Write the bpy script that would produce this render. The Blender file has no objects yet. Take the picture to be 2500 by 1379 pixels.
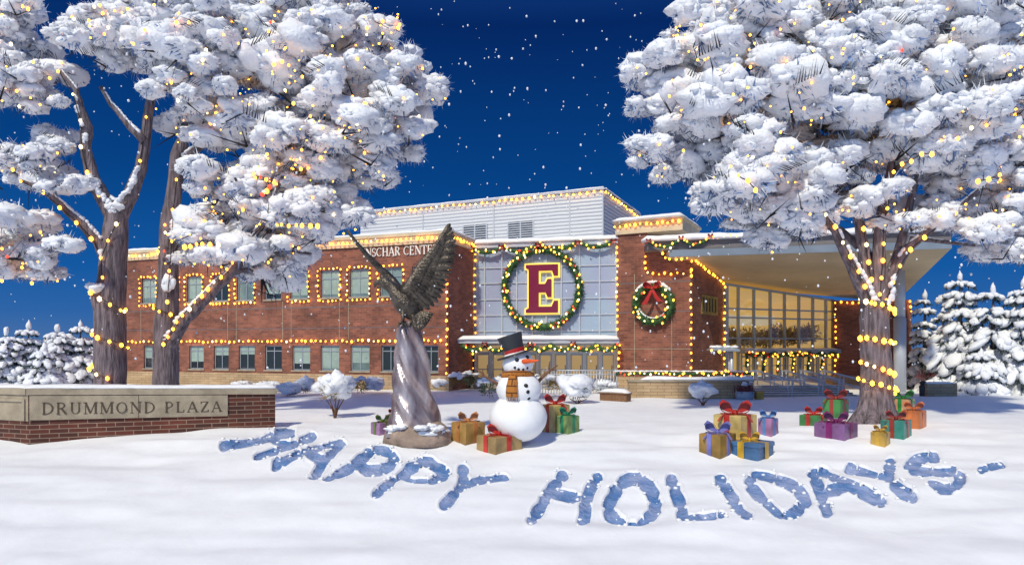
import bpy, math, random
import numpy as np
from mathutils import Vector, Matrix

random.seed(7)
rng = np.random.default_rng(11)
SC = bpy.context.scene
COL = SC.collection
F, H, HZ = 1700.0, 2.7, 850.0          # focal length in photo pixels, eye height, horizon row


def W(px, py, D):
    """World point seen at photo pixel (px, py) at distance D in front of the camera."""
    return Vector(((px - 1250) / F * D, D, H - (py - HZ) / F * D))


# ------------------------------------------------------------------ noise
def _hash(ix, iy, s):
    v = np.sin(ix * 127.1 + iy * 311.7 + s * 74.7) * 43758.5453
    return v - np.floor(v)


def vnoise(x, y, s=0):
    x = np.asarray(x, float); y = np.asarray(y, float)
    ix, iy = np.floor(x), np.floor(y)
    fx, fy = x - ix, y - iy
    fx = fx * fx * (3 - 2 * fx); fy = fy * fy * (3 - 2 * fy)
    a = _hash(ix, iy, s); b = _hash(ix + 1, iy, s); c = _hash(ix, iy + 1, s); d = _hash(ix + 1, iy + 1, s)
    return (a * (1 - fx) + b * fx) * (1 - fy) + (c * (1 - fx) + d * fx) * fy


def fbm(x, y, s=0, o=3):
    r, a = 0, 0.5
    for k in range(o):
        r = r + a * (vnoise(x * 2 ** k, y * 2 ** k, s + k) - 0.5); a *= 0.5
    return r


def gz(x, y):
    """Snow surface height without the trodden letters."""
    x = np.asarray(x, float); y = np.asarray(y, float)
    s = 22.0 - y
    z = -0.13 * (np.sqrt(s * s + 0.5) + s) / 2
    return z


def gdrift(x, y):
    return 0.36 * fbm(x * 0.16, y * 0.42, 3, 3) + 0.27 * fbm(x * 0.4, y * 1.0, 9, 2)


def GD(px, py):
    lo, hi = 5.0, 400.0
    for _ in range(60):
        m = (lo + hi) / 2
        if HZ + F * (H - float(gz(0, m))) / m > py: lo = m
        else: hi = m
    return lo


def G(px, py):
    D = GD(px, py)
    x = (px - 1250) / F * D
    return Vector((x, D, float(gz(x, D)) + 0 * float(gdrift(x, D))))


# ------------------------------------------------------------------ materials
def mat(name, col, rough=0.6, metal=0.0, var=0.0, vscale=3.0, bump=0.0, bscale=20.0, emit=None, estr=1.0, spec=0.5, coat=0.0, col2=None, stretch=(1, 1, 1)):
    m = bpy.data.materials.new(name); m.use_nodes = True
    nt = m.node_tree; b = nt.nodes['Principled BSDF']
    b.inputs['Base Color'].default_value = (*col, 1)
    b.inputs['Roughness'].default_value = rough
    b.inputs['Metallic'].default_value = metal
    b.inputs['Specular IOR Level'].default_value = spec
    b.inputs['Coat Weight'].default_value = coat
    if emit:
        b.inputs['Emission Color'].default_value = (*emit, 1)
        b.inputs['Emission Strength'].default_value = estr
    if var or bump:
        tc = nt.nodes.new('ShaderNodeTexCoord')
        mp = nt.nodes.new('ShaderNodeMapping'); mp.inputs['Scale'].default_value = stretch
        nt.links.new(tc.outputs['Object'], mp.inputs['Vector'])
    if var:
        n = nt.nodes.new('ShaderNodeTexNoise'); n.inputs['Scale'].default_value = vscale; n.inputs['Detail'].default_value = 4
        nt.links.new(mp.outputs['Vector'], n.inputs['Vector'])
        r = nt.nodes.new('ShaderNodeValToRGB')
        c2 = col2 or tuple(c * (1 - var) for c in col)
        c1 = col if col2 else tuple(min(1, c * (1 + var)) for c in col)
        r.color_ramp.elements[0].position = 0.35; r.color_ramp.elements[0].color = (*c2, 1)
        r.color_ramp.elements[1].position = 0.65; r.color_ramp.elements[1].color = (*c1, 1)
        nt.links.new(n.outputs['Fac'], r.inputs['Fac'])
        nt.links.new(r.outputs['Color'], b.inputs['Base Color'])
    if bump:
        n2 = nt.nodes.new('ShaderNodeTexNoise'); n2.inputs['Scale'].default_value = bscale; n2.inputs['Detail'].default_value = 5
        nt.links.new(mp.outputs['Vector'], n2.inputs['Vector'])
        bp = nt.nodes.new('ShaderNodeBump'); bp.inputs['Strength'].default_value = bump; bp.inputs['Distance'].default_value = 0.1
        nt.links.new(n2.outputs['Fac'], bp.inputs['Height'])
        nt.links.new(bp.outputs['Normal'], b.inputs['Normal'])
    return m


def brickmat(name, c1, c2, mortar, bw, bh, ms=0.012, rough=0.85, bump=0.4, var=0.35, bias=0.0):
    m = bpy.data.materials.new(name); m.use_nodes = True
    nt = m.node_tree; b = nt.nodes['Principled BSDF']; b.inputs['Roughness'].default_value = rough
    uv = nt.nodes.new('ShaderNodeUVMap')
    br = nt.nodes.new('ShaderNodeTexBrick')
    br.inputs['Scale'].default_value = 1; br.inputs['Brick Width'].default_value = bw; br.inputs['Row Height'].default_value = bh
    br.inputs['Mortar Size'].default_value = ms; br.inputs['Mortar Smooth'].default_value = 0.1; br.inputs['Bias'].default_value = bias
    br.inputs['Color1'].default_value = (*c1, 1); br.inputs['Color2'].default_value = (*c2, 1); br.inputs['Mortar'].default_value = (*mortar, 1)
    nt.links.new(uv.outputs['UV'], br.inputs['Vector'])
    n = nt.nodes.new('ShaderNodeTexNoise'); n.inputs['Scale'].default_value = 0.55; n.inputs['Detail'].default_value = 6; n.inputs['Roughness'].default_value = 0.7
    nt.links.new(uv.outputs['UV'], n.inputs['Vector'])
    r = nt.nodes.new('ShaderNodeMapRange'); r.inputs['From Min'].default_value = 0.3; r.inputs['From Max'].default_value = 0.7
    r.inputs['To Min'].default_value = 1 - var; r.inputs['To Max'].default_value = 1 + var
    nt.links.new(n.outputs['Fac'], r.inputs['Value'])
    mx = nt.nodes.new('ShaderNodeVectorMath'); mx.operation = 'SCALE'
    nt.links.new(br.outputs['Color'], mx.inputs[0]); nt.links.new(r.outputs['Result'], mx.inputs['Scale'])
    nt.links.new(mx.outputs['Vector'], b.inputs['Base Color'])
    bp = nt.nodes.new('ShaderNodeBump'); bp.inputs['Strength'].default_value = bump; bp.inputs['Distance'].default_value = 0.02; bp.invert = True
    nt.links.new(br.outputs['Fac'], bp.inputs['Height']); nt.links.new(bp.outputs['Normal'], b.inputs['Normal'])
    return m


def snowmat(name, col=(0.86, 0.88, 0.92), bump=0.35, bscale=6.0, sss=0.0):
    m = mat(name, col, 0.55, var=0.03, vscale=1.2, bump=bump, bscale=bscale, spec=0.3)
    return m


def corrugated(name, col):
    m = bpy.data.materials.new(name); m.use_nodes = True
    nt = m.node_tree; b = nt.nodes['Principled BSDF']
    b.inputs['Base Color'].default_value = (*col, 1); b.inputs['Roughness'].default_value = 0.45
    uv = nt.nodes.new('ShaderNodeUVMap')
    w = nt.nodes.new('ShaderNodeTexWave'); w.bands_direction = 'Y'; w.inputs['Scale'].default_value = 1.15; w.inputs['Distortion'].default_value = 0.6
    w.inputs['Detail'].default_value = 1
    nt.links.new(uv.outputs['UV'], w.inputs['Vector'])
    r = nt.nodes.new('ShaderNodeValToRGB')
    r.color_ramp.elements[0].color = (col[0] * 0.62, col[1] * 0.64, col[2] * 0.68, 1); r.color_ramp.elements[0].position = 0.1
    r.color_ramp.elements[1].color = (*col, 1); r.color_ramp.elements[1].position = 0.5
    nt.links.new(w.outputs['Fac'], r.inputs['Fac']); nt.links.new(r.outputs['Color'], b.inputs['Base Color'])
    bp = nt.nodes.new('ShaderNodeBump'); bp.inputs['Strength'].default_value = 0.7; bp.inputs['Distance'].default_value = 0.05
    nt.links.new(w.outputs['Fac'], bp.inputs['Height']); nt.links.new(bp.outputs['Normal'], b.inputs['Normal'])
    return m


M = {}
M['snow'] = snowmat('fresh_snow', (0.87, 0.88, 0.91), 0.16, 3.0)
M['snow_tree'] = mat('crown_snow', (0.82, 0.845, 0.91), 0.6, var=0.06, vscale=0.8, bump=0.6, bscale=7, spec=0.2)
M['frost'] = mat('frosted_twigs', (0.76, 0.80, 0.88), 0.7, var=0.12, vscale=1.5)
M['trench_shade'] = mat('shaded_trodden_snow', (0.085, 0.20, 0.45), 0.5, var=0.3, vscale=1.5, bump=1.0, bscale=7, col2=(0.33, 0.40, 0.62))  # dark blue paints the trench shade onto the trodden letter floors
M['bark'] = mat('bark', (0.16, 0.13, 0.15), 0.9, var=0.5, vscale=3, bump=1.0, bscale=5, stretch=(3, 3, 0.5))
M['twig'] = mat('dark_twig', (0.025, 0.022, 0.025), 0.9)
M['needle'] = mat('dark_needles', (0.05, 0.09, 0.10), 0.8, var=0.5, vscale=2)
M['leafblue'] = mat('shade_blue_frosted_leaves', (0.16, 0.24, 0.42), 0.8, var=0.5, vscale=1.2)  # frosted leaves, blued to paint shade under the snow clumps
M['pine'] = mat('pine_needles', (0.03, 0.05, 0.045), 0.8, var=0.5, vscale=2)
M['brick'] = brickmat('red_brick', (0.30, 0.105, 0.066), (0.17, 0.058, 0.042), (0.24, 0.135, 0.10), 0.46, 0.15, 0.013, var=0.45)
M['brick_sign'] = brickmat('dark_red_brick', (0.13, 0.032, 0.020), (0.055, 0.018, 0.014), (0.27, 0.19, 0.14), 0.50, 0.135, 0.012, bump=0.6)
M['stone'] = brickmat('buff_stone', (0.50, 0.36, 0.22), (0.40, 0.28, 0.16), (0.22, 0.15, 0.09), 0.75, 0.17, 0.012, var=0.25)
M['limestone'] = mat('limestone', (0.36, 0.30, 0.22), 0.8, var=0.18, vscale=2.5, bump=0.2, bscale=30)
M['engraving_shade'] = mat('shade_dark_letter_stone', (0.085, 0.065, 0.045), 0.9)  # dark tone paints the shade inside the engraved strokes
M['cream'] = mat('cream_parapet', (0.62, 0.52, 0.36), 0.7, var=0.12, vscale=1.0)
M['corr'] = corrugated('corrugated_metal', (0.66, 0.68, 0.72))
M['louvre'] = mat('louvre_blade', (0.05, 0.05, 0.06), 0.5)
M['metal'] = mat('grey_aluminium', (0.36, 0.40, 0.46), 0.4, metal=0.3)
M['metal_light'] = mat('pale_aluminium', (0.55, 0.58, 0.64), 0.4, metal=0.2)
M['bluegrey'] = mat('blue_grey_fascia', (0.20, 0.25, 0.33), 0.45, var=0.1, vscale=0.7)
M['fascia_dark'] = mat('brown_grey_fascia', (0.16, 0.15, 0.16), 0.5, var=0.15, vscale=0.7)
M['soffit'] = mat('soffit_panel', (0.56, 0.45, 0.28), 0.7, var=0.1, vscale=0.4)
M['spandrel'] = mat('frosted_glass_panel', (0.36, 0.48, 0.62), 0.3, var=0.28, vscale=0.40, col2=(0.37, 0.40, 0.57), coat=0.2)
M['pane'] = mat('window_glass', (0.18, 0.26, 0.26), 0.08, var=0.3, vscale=0.8, coat=0.5)
M['pane_dark'] = mat('dark_window_glass', (0.02, 0.028, 0.035), 0.06, coat=0.5)
M['blind'] = mat('window_blind', (0.30, 0.40, 0.37), 0.6, var=0.1, vscale=2)
M['lit'] = mat('lit_interior', (0.5, 0.35, 0.12), 0.7, emit=(1.0, 0.64, 0.20), estr=0.44)
M['sky_reflection'] = mat('reflected_sky_glow', (0.6, 0.6, 0.55), 0.7, emit=(0.75, 0.72, 0.6), estr=0.42)  # added glow imitating sky reflected in the hall glass
M['treeline_leaf'] = mat('reflected_treeline_leaves', (0.40, 0.30, 0.08), 0.7, var=0.3, vscale=2)  # leaves imitating a treeline reflected in the hall glass
M['lit_door'] = mat('lit_lobby', (0.5, 0.38, 0.2), 0.6, emit=(1.0, 0.66, 0.28), estr=0.30)
M['maroon'] = mat('maroon_enamel', (0.21, 0.008, 0.045), 0.35, coat=0.3)
M['gold'] = mat('glowing_gold_edge', (0.9, 0.6, 0.1), 0.4, emit=(1.0, 0.72, 0.12), estr=0.9)
M['sign_white'] = mat('white_sign_letter', (0.85, 0.84, 0.8), 0.5)
M['bronze'] = mat('weathered_bronze', (0.095, 0.078, 0.062), 0.36, metal=0.55, var=0.45, vscale=4, bump=0.5, bscale=12)
M['bronze_light'] = mat('polished_bronze', (0.60, 0.52, 0.52), 0.28, metal=0.55, var=0.35, vscale=1.3, bump=0.3, bscale=2.2, col2=(0.24, 0.17, 0.18), stretch=(2.0, 2.0, 0.6))
M['rock'] = mat('base_rock', (0.34, 0.25, 0.20), 0.8, var=0.3, vscale=2, bump=0.6, bscale=5)
M['green'] = mat('garland_green', (0.05, 0.15, 0.04), 0.7, var=0.6, vscale=5, col2=(0.018, 0.07, 0.025))
M['red'] = mat('red_satin', (0.50, 0.02, 0.015), 0.35, spec=0.6)
M['coal'] = mat('coal', (0.01, 0.01, 0.012), 0.5)
M['carrot'] = mat('carrot', (0.75, 0.11, 0.02), 0.5, var=0.2, vscale=14)
M['felt'] = mat('black_felt', (0.03, 0.034, 0.042), 0.55)
M['scarf'] = brickmat('checked_scarf', (0.45, 0.17, 0.025), (0.36, 0.12, 0.018), (0.11, 0.035, 0.008), 0.34, 0.20, 0.02, var=0.1)
M['stick'] = mat('stick_bark', (0.17, 0.085, 0.05), 0.9, var=0.3, vscale=10)
M['drytwig'] = mat('dry_twigs', (0.30, 0.20, 0.06), 0.8, var=0.4, vscale=4)
M['greentwig'] = mat('shrub_leaves', (0.10, 0.14, 0.08), 0.8, var=0.4, vscale=4)
M['redtwig'] = mat('red_shrub', (0.20, 0.06, 0.07), 0.8, var=0.4, vscale=4)
M['wood'] = mat('brown_wood', (0.20, 0.10, 0.05), 0.7, var=0.3, vscale=3, stretch=(1, 6, 6))
M['concrete'] = mat('concrete_step', (0.36, 0.31, 0.26), 0.8, var=0.15, vscale=2)
M['cable'] = mat('black_cable', (0.015, 0.015, 0.015), 0.6)
M['dark'] = mat('dark_bin', (0.03, 0.035, 0.045), 0.5)
M['bulb_warm'] = mat('warm_bulb', (0.8, 0.5, 0.1), 0.3, emit=(1.0, 0.40, 0.028), estr=7.0)
M['bulb_white'] = mat('white_bulb', (0.8, 0.8, 0.7), 0.3, emit=(1.0, 0.72, 0.30), estr=4.0)
M['bulb_orange'] = mat('orange_bulb', (0.8, 0.3, 0.05), 0.3, emit=(1.0, 0.27, 0.03), estr=7.0)
M['bulb_red'] = mat('red_bulb', (0.7, 0.05, 0.03), 0.3, emit=(1.0, 0.05, 0.02), estr=2.2)


# ------------------------------------------------------------------ mesh builder
def frame_from(d):
    d = Vector(d).normalized()
    up = Vector((0, 0, 1)) if abs(d.z) < 0.95 else Vector((0, 1, 0))
    a = d.cross(up).normalized(); b = a.cross(d).normalized()
    return a, b, d


class MB:
    def __init__(s):
        s.v = []; s.f = []

    def face(s, pts):
        n = len(s.v); s.v += [tuple(p) for p in pts]; s.f.append(tuple(range(n, n + len(pts)))); return s

    def hexa(s, p):
        """p: 8 points, 0-3 bottom loop, 4-7 top loop."""
        n = len(s.v); s.v += [tuple(q) for q in p]
        for q in ((3, 2, 1, 0), (4, 5, 6, 7), (0, 1, 5, 4), (1, 2, 6, 5), (2, 3, 7, 6), (3, 0, 4, 7)):
            s.f.append(tuple(n + i for i in q))
        return s

    def box(s, c, sz, ax=None):
        c = Vector(c); x, y, z = ax or (Vector((1, 0, 0)), Vector((0, 1, 0)), Vector((0, 0, 1)))
        hx, hy, hz = sz[0] / 2, sz[1] / 2, sz[2] / 2
        P = [c + x * (hx * i) + y * (hy * j) + z * (hz * k) for k in (-1, 1) for i, j in ((-1, -1), (1, -1), (1, 1), (-1, 1))]
        return s.hexa(P)

    def rbox(s, c, sz, ax=None, r=0.02):
        """box with chamfered vertical and top edges"""
        c = Vector(c); x, y, z = ax or (Vector((1, 0, 0)), Vector((0, 1, 0)), Vector((0, 0, 1)))
        hx, hy, hz = sz[0] / 2, sz[1] / 2, sz[2] / 2
        def ring(ix, iy, kz):
            pts = []
            for (i, j) in ((-1, -1), (1, -1), (1, 1), (-1, 1)):
                a = (i * (hx - ix), j * (hy - iy - r)); b = (i * (hx - ix - r), j * (hy - iy))
                pts += [a, b] if (i * j) > 0 else [b, a]
            return [c + x * p[0] + y * p[1] + z * kz for p in pts]
        return s.loft([ring(0, 0, -hz), ring(0, 0, hz - r), ring(r, r, hz)], True, True)

    def prism(s, poly, ext):
        ext = Vector(ext); n = len(s.v); k = len(poly)
        s.v += [tuple(p) for p in poly] + [tuple(Vector(p) + ext) for p in poly]
        s.f.append(tuple(range(n, n + k))[::-1]); s.f.append(tuple(range(n + k, n + 2 * k)))
        for i in range(k):
            j = (i + 1) % k; s.f.append((n + i, n + j, n + k + j, n + k + i))
        return s

    def loft(s, rings, cap0=True, cap1=True, closed=True):
        n = len(s.v); k = len(rings[0])
        for r in rings: s.v += [tuple(p) for p in r]
        for a in range(len(rings) - 1):
            for i in range(k if closed else k - 1):
                j = (i + 1) % k
                s.f.append((n + a * k + i, n + a * k + j, n + (a + 1) * k + j, n + (a + 1) * k + i))
        if cap0: s.f.append(tuple(range(n, n + k))[::-1])
        if cap1: s.f.append(tuple(range(n + (len(rings) - 1) * k, n + len(rings) * k)))
        return s

    def tube(s, pts, rad, n=8, jit=0.0):
        pts = [Vector(p) for p in pts]
        if not hasattr(rad, '__len__'): rad = [rad] * len(pts)
        rings = []; pa = None
        for i, p in enumerate(pts):
            d = (pts[min(i + 1, len(pts) - 1)] - pts[max(i - 1, 0)]).normalized()
            if pa is None: a, b, _ = frame_from(d)
            else:
                a = (pa - d * pa.dot(d)).normalized(); b = a.cross(d).normalized()
            pa = a
            ring = []
            for t in range(n):
                an = 2 * math.pi * t / n
                rr = rad[i] * (1 + (random.uniform(-jit, jit) if jit else 0))
                ring.append(p + (a * math.cos(an) + b * math.sin(an)) * rr)
            rings.append(ring)
        return s.loft(rings)

    def sphere(s, c, r, nu=12, nv=8, sc=(1, 1, 1), ax=None):
        c = Vector(c); x, y, z = ax or (Vector((1, 0, 0)), Vector((0, 1, 0)), Vector((0, 0, 1)))
        rings = []
        for j in range(nv + 1):
            th = math.pi * (j + 0.02) / (nv + 0.04)
            rings.append([c + x * (r * sc[0] * math.sin(th) * math.cos(2 * math.pi * i / nu)) + y * (r * sc[1] * math.sin(th) * math.sin(2 * math.pi * i / nu)) - z * (r * sc[2] * math.cos(th)) for i in range(nu)])
        return s.loft(rings)

    def build(s, name, m, parent=None, smooth=False, uv=False):
        me = bpy.data.meshes.new(name); me.from_pydata(s.v, [], s.f); me.update()
        return link(name, me, m, parent, smooth, uv)


def link(name, me, m, parent=None, smooth=False, uv=False):
    if m and not me.materials: me.materials.append(m)
    if smooth: me.polygons.foreach_set('use_smooth', [True] * len(me.polygons))
    if uv:
        L = me.uv_layers.new(name='UVMap')
        for p in me.polygons:
            n = p.normal
            if abs(n.z) > 0.8: t1, t2 = Vector((1, 0, 0)), Vector((0, 1, 0))
            else:
                t1 = Vector((0, 0, 1)).cross(Vector((n.x, n.y, 0))).normalized(); t2 = Vector((0, 0, 1))
            for li in p.loop_indices:
                co = me.vertices[me.loops[li].vertex_index].co
                L.data[li].uv = (co.dot(t1), co.dot(t2))
    o = bpy.data.objects.new(name, me); COL.objects.link(o)
    if parent is not None: setpar(o, parent)
    return o


ROOTLOC = {}


def setpar(o, p):
    o.parent = p
    o.matrix_parent_inverse = Matrix.Translation(-ROOTLOC.get(p.name, Vector((0, 0, 0))))


def thing(name, loc, label, cat, group=None):
    o = bpy.data.objects.new(name, None); COL.objects.link(o)
    o.empty_display_size = 0.2
    o.location = loc; ROOTLOC[o.name] = Vector(loc)
    return tag(o, label, cat, group)


def tag(o, label, cat, group=None):
    o['label'] = label; o['category'] = cat
    if group: o['group'] = group
    return o


def from_arrays(name, V, T, m, parent=None, smooth=True):
    """V (n,3) and faces T (k,3) or (k,4)."""
    me = bpy.data.meshes.new(name); k = T.shape[1]
    me.vertices.add(len(V)); me.vertices.foreach_set('co', np.ascontiguousarray(V, dtype=np.float32).ravel())
    me.loops.add(T.size); me.loops.foreach_set('vertex_index', np.ascontiguousarray(T, dtype=np.int32).ravel())
    me.polygons.add(len(T)); me.polygons.foreach_set('loop_start', np.arange(0, T.size, k, dtype=np.int32))
    me.update(calc_edges=True)
    if smooth: me.polygons.foreach_set('use_smooth', np.ones(len(T), dtype=bool))
    return link(name, me, m, parent)


# ---- lumpy snow lobes (numpy templates)
def _ico(sub):
    import bmesh
    bm = bmesh.new(); bmesh.ops.create_icosphere(bm, subdivisions=sub, radius=1.0)
    V = np.array([v.co[:] for v in bm.verts]); T = np.array([[v.index for v in f.verts] for f in bm.faces]); bm.free()
    return V, T


def _lobes(sub, n, amp, freq):
    V, T = _ico(sub); out = []
    for k in range(n):
        d = amp * (fbm(V[:, 0] * freq + 7 * k, V[:, 1] * freq + V[:, 2] * freq * 0.7, k, 3) * 2 + 0.6 * fbm(V[:, 2] * freq * 2 + k, V[:, 0] * freq * 2, k + 40, 2))
        out.append(V * (1 + d)[:, None])
    return out, T


LOBE2 = _lobes(3, 6, 0.75, 1.8)
LOBE1 = _lobes(2, 6, 0.6, 1.6)
LOBE0 = _lobes(1, 6, 0.4, 1.5)


class Cloud:
    """collects lobes (blobs) and blades (thin leaf/needle triangles)"""
    def __init__(s): s.V = []; s.T = []; s.n = 0; s.bV = []
    def lobe(s, c, sx, sy, sz, lib=None):
        lib = lib or LOBE1
        v = lib[0][random.randrange(len(lib[0]))]
        a = random.uniform(0, 6.28); ca, sa = math.cos(a), math.sin(a)
        x = (v[:, 0] * ca - v[:, 1] * sa) * sx; y = (v[:, 0] * sa + v[:, 1] * ca) * sy; z = v[:, 2] * sz
        s.V.append(np.stack([x + c[0], y + c[1], z + c[2]], 1)); s.T.append(lib[1] + s.n); s.n += len(v)
    def lobe_dir(s, c, d, L, wid, th, lib=None):
        """lobe elongated along direction d"""
        lib = lib or LOBE1; v = lib[0][random.randrange(len(lib[0]))]
        a, b, d = frame_from(d)
        P = v[:, 0:1] * (np.array(d) * L) + v[:, 1:2] * (np.array(a) * wid) + v[:, 2:3] * (np.array(b) * th)
        s.V.append(P + np.array(c)); s.T.append(lib[1] + s.n); s.n += len(v)
    def blades(s, C, Dv, L, wd):
        """C (n,3) roots, Dv (n,3) directions, L, wd arrays: tapered triangles"""
        n = len(C)
        r = rng.normal(size=(n, 3)); p = np.cross(Dv, r); p /= np.linalg.norm(p, axis=1)[:, None] + 1e-9
        A = C + p * wd[:, None] / 2; B = C - p * wd[:, None] / 2; E = C + Dv * L[:, None]
        V = np.stack([A, B, E], 1).reshape(-1, 3)
        s.V.append(V); s.T.append(np.arange(3 * n).reshape(-1, 3) + s.n); s.n += 3 * n
    def build(s, name, m, parent=None, smooth=True):
        return from_arrays(name, np.concatenate(s.V), np.concatenate(s.T), m, parent, smooth)


def unit(a): return a / (np.linalg.norm(a, axis=1)[:, None] + 1e-9)


# ---- bulbs and strings
def _bulbmesh(name, m, r):
    V, T = _ico(1); me = bpy.data.meshes.new(name)
    V = V * np.array([r, r, r * 1.25])
    me.from_pydata([tuple(v) for v in V], [], [tuple(int(i) for i in t) for t in T]); me.materials.append(m)
    me.polygons.foreach_set('use_smooth', [True] * len(me.polygons)); return me


BULB = {}


def bulb(parent, p, kind='warm', r=0.09):
    k = (kind, round(r, 3))
    if k not in BULB: BULB[k] = _bulbmesh('bulb', M['bulb_' + kind], r)
    o = bpy.data.objects.new('bulb', BULB[k]); COL.objects.link(o)
    setpar(o, parent); o.location = p
    return o


def resample(pts, step, closed=False):
    pts = [Vector(p) for p in pts]
    if closed: pts = pts + [pts[0]]
    out = [pts[0].copy()]; acc = 0.0
    for a, b in zip(pts[:-1], pts[1:]):
        L = (b - a).length; t = step - acc
        while t < L:
            out.append(a.lerp(b, t / L)); t += step
        acc = (acc + L) % step if L else acc
    return out


def sag(pts, step, depth):
    """cable points sagging a little between bulbs"""
    q = resample(pts, step); out = []
    for a, b in zip(q[:-1], q[1:]):
        out += [a, a.lerp(b, 0.5) - Vector((0, 0, depth))]
    return q, out + [q[-1]]


def string_lights(pts, label, step=0.42, r=0.085, group='string lights on the building', jit=0.05, kinds=None, cat='string lights', dep=0.05):
    q, c = sag(pts, step, dep)
    t = thing('string_lights', q[0], label, cat, group)
    MB().tube(c, 0.018, 4).build('cable', M['cable'], t)
    r *= 0.84
    for p in q:
        k = random.choice(kinds or ['warm'] * 8 + ['white'] * 1 + ['orange'])
        bulb(t, p + Vector((random.uniform(-jit, jit), random.uniform(-0.04, 0), random.uniform(-jit, jit) - 0.04)), k, r * random.choice((0.7, 0.85, 1, 1.15)))
    return t


def snow_ridge(mb, pts, w, h, step=0.35, n=9, seed=0, lump=0.35):
    """lumpy strip of snow lying along a polyline"""
    q = resample(pts, step)
    if (q[-1] - Vector(pts[-1])).length > 0.01: q.append(Vector(pts[-1]))
    rings = []
    for i, p in enumerate(q):
        d = q[min(i + 1, len(q) - 1)] - q[max(i - 1, 0)]; d.z = 0; d.normalize()
        s = Vector((d.y, -d.x, 0))
        e = 0.25 if i in (0, len(q) - 1) else 1.0
        hh = h * e * (1 + lump * 2.2 * float(fbm(i * 0.35 + seed, seed * 1.7, 5, 3))); ww = w * (1 + lump * float(fbm(i * 0.5 + seed, 3.1, 8, 2)))
        ring = []
        for k in range(n):
            a = math.pi * k / (n - 1)
            ring.append(p + s * (math.cos(a) * ww / 2) + Vector((0, 0, abs(math.sin(a)) ** 0.7 * hh)))
        rings.append(ring)
    return mb.loft(rings)


# ---- garlands
def garland_mesh(path, r, dens=150, lr=1.0):
    q = resample(path, 0.06); P = np.array([v[:] for v in q])
    n = int(len(q) * 0.06 * dens)
    idx = rng.integers(0, len(P), n)
    d = unit(rng.normal(size=(n, 3)))
    t = np.gradient(P, axis=0); t = unit(t)[idx]
    d = unit(d + 0.6 * t * rng.choice([-1, 1], n)[:, None])
    c = Cloud()
    c.blades(P[idx] + d * r * 0.15, d, r * lr * rng.uniform(0.6, 1.25, n), np.full(n, r * 0.32))
    mb = MB().tube(q[::2] + [q[-1]], r * 0.6, 6, 0.15)
    c.V.append(np.array(mb.v)); # core
    T = []
    for f in mb.f:
        for k in range(1, len(f) - 1): T.append((f[0], f[k], f[k + 1]))
    c.T.append(np.array(T) + c.n); c.n += len(mb.v)
    return c


def bow_mb(mb, c, R, U, Fw, s):
    """ribbon bow: two loops, knot, two tails. R right, U up, Fw towards viewer."""
    c = Vector(c)
    for sg in (-1, 1):
        # loop: closed teardrop strip
        n = 14; rings = []
        for i in range(n + 1):
            t = i / n; a = 2 * math.pi * t
            rad = s * 0.62 * math.sin(math.pi * t) ** 0.6
            ang = (t - 0.5) * 1.5 + 0.55
            p = c + R * (sg * rad * math.cos(ang)) + U * (rad * math.sin(ang)) + Fw * (0.02 * s)
            wd = s * (0.10 + 0.22 * math.sin(math.pi * t))
            rings.append([p - Fw * wd, p + Fw * wd])
        n0 = len(mb.v)
        for r in rings: mb.v += [tuple(r[0]), tuple(r[1])]
        for i in range(n): mb.f.append((n0 + 2 * i, n0 + 2 * i + 1, n0 + 2 * i + 3, n0 + 2 * i + 2))
        # filled cheek inside loop, so the bow reads as full fabric
        ch = [c + R * (sg * s * x) + U * (s * y) for x, y in ((0.03, 0.02), (0.25, 0.02), (0.5, 0.12), (0.6, 0.33), (0.45, 0.5), (0.22, 0.38))]
        mb.prism([p - Fw * (0.05 * s) for p in ch], Fw * (0.1 * s))
    mb.sphere(c, s * 0.13, 8, 6)


def tails_mb(mb, c, R, U, Fw, s, drop=0.9):
    for sg, k in ((-1, 1.0), (1, 0.85)):
        a = Vector(c); pts = []
        for i in range(6):
            t = i / 5
            pts.append(a + R * (sg * s * (0.15 + 0.45 * t) * t ** 0.6) - U * (s * drop * k * t) + Fw * (0.08 * s * math.sin(3 * t) + 0.04 * s))
        rings = []
        for i, p in enumerate(pts):
            wd = s * (0.07 + 0.12 * i / 5)
            rings.append([p - R * wd, p + R * wd + U * (0.04 * s * (i == 5)), p + R * wd - Fw * 0.02 * s, p - R * wd - Fw * 0.02 * s])
        mb.loft(rings)


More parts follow.
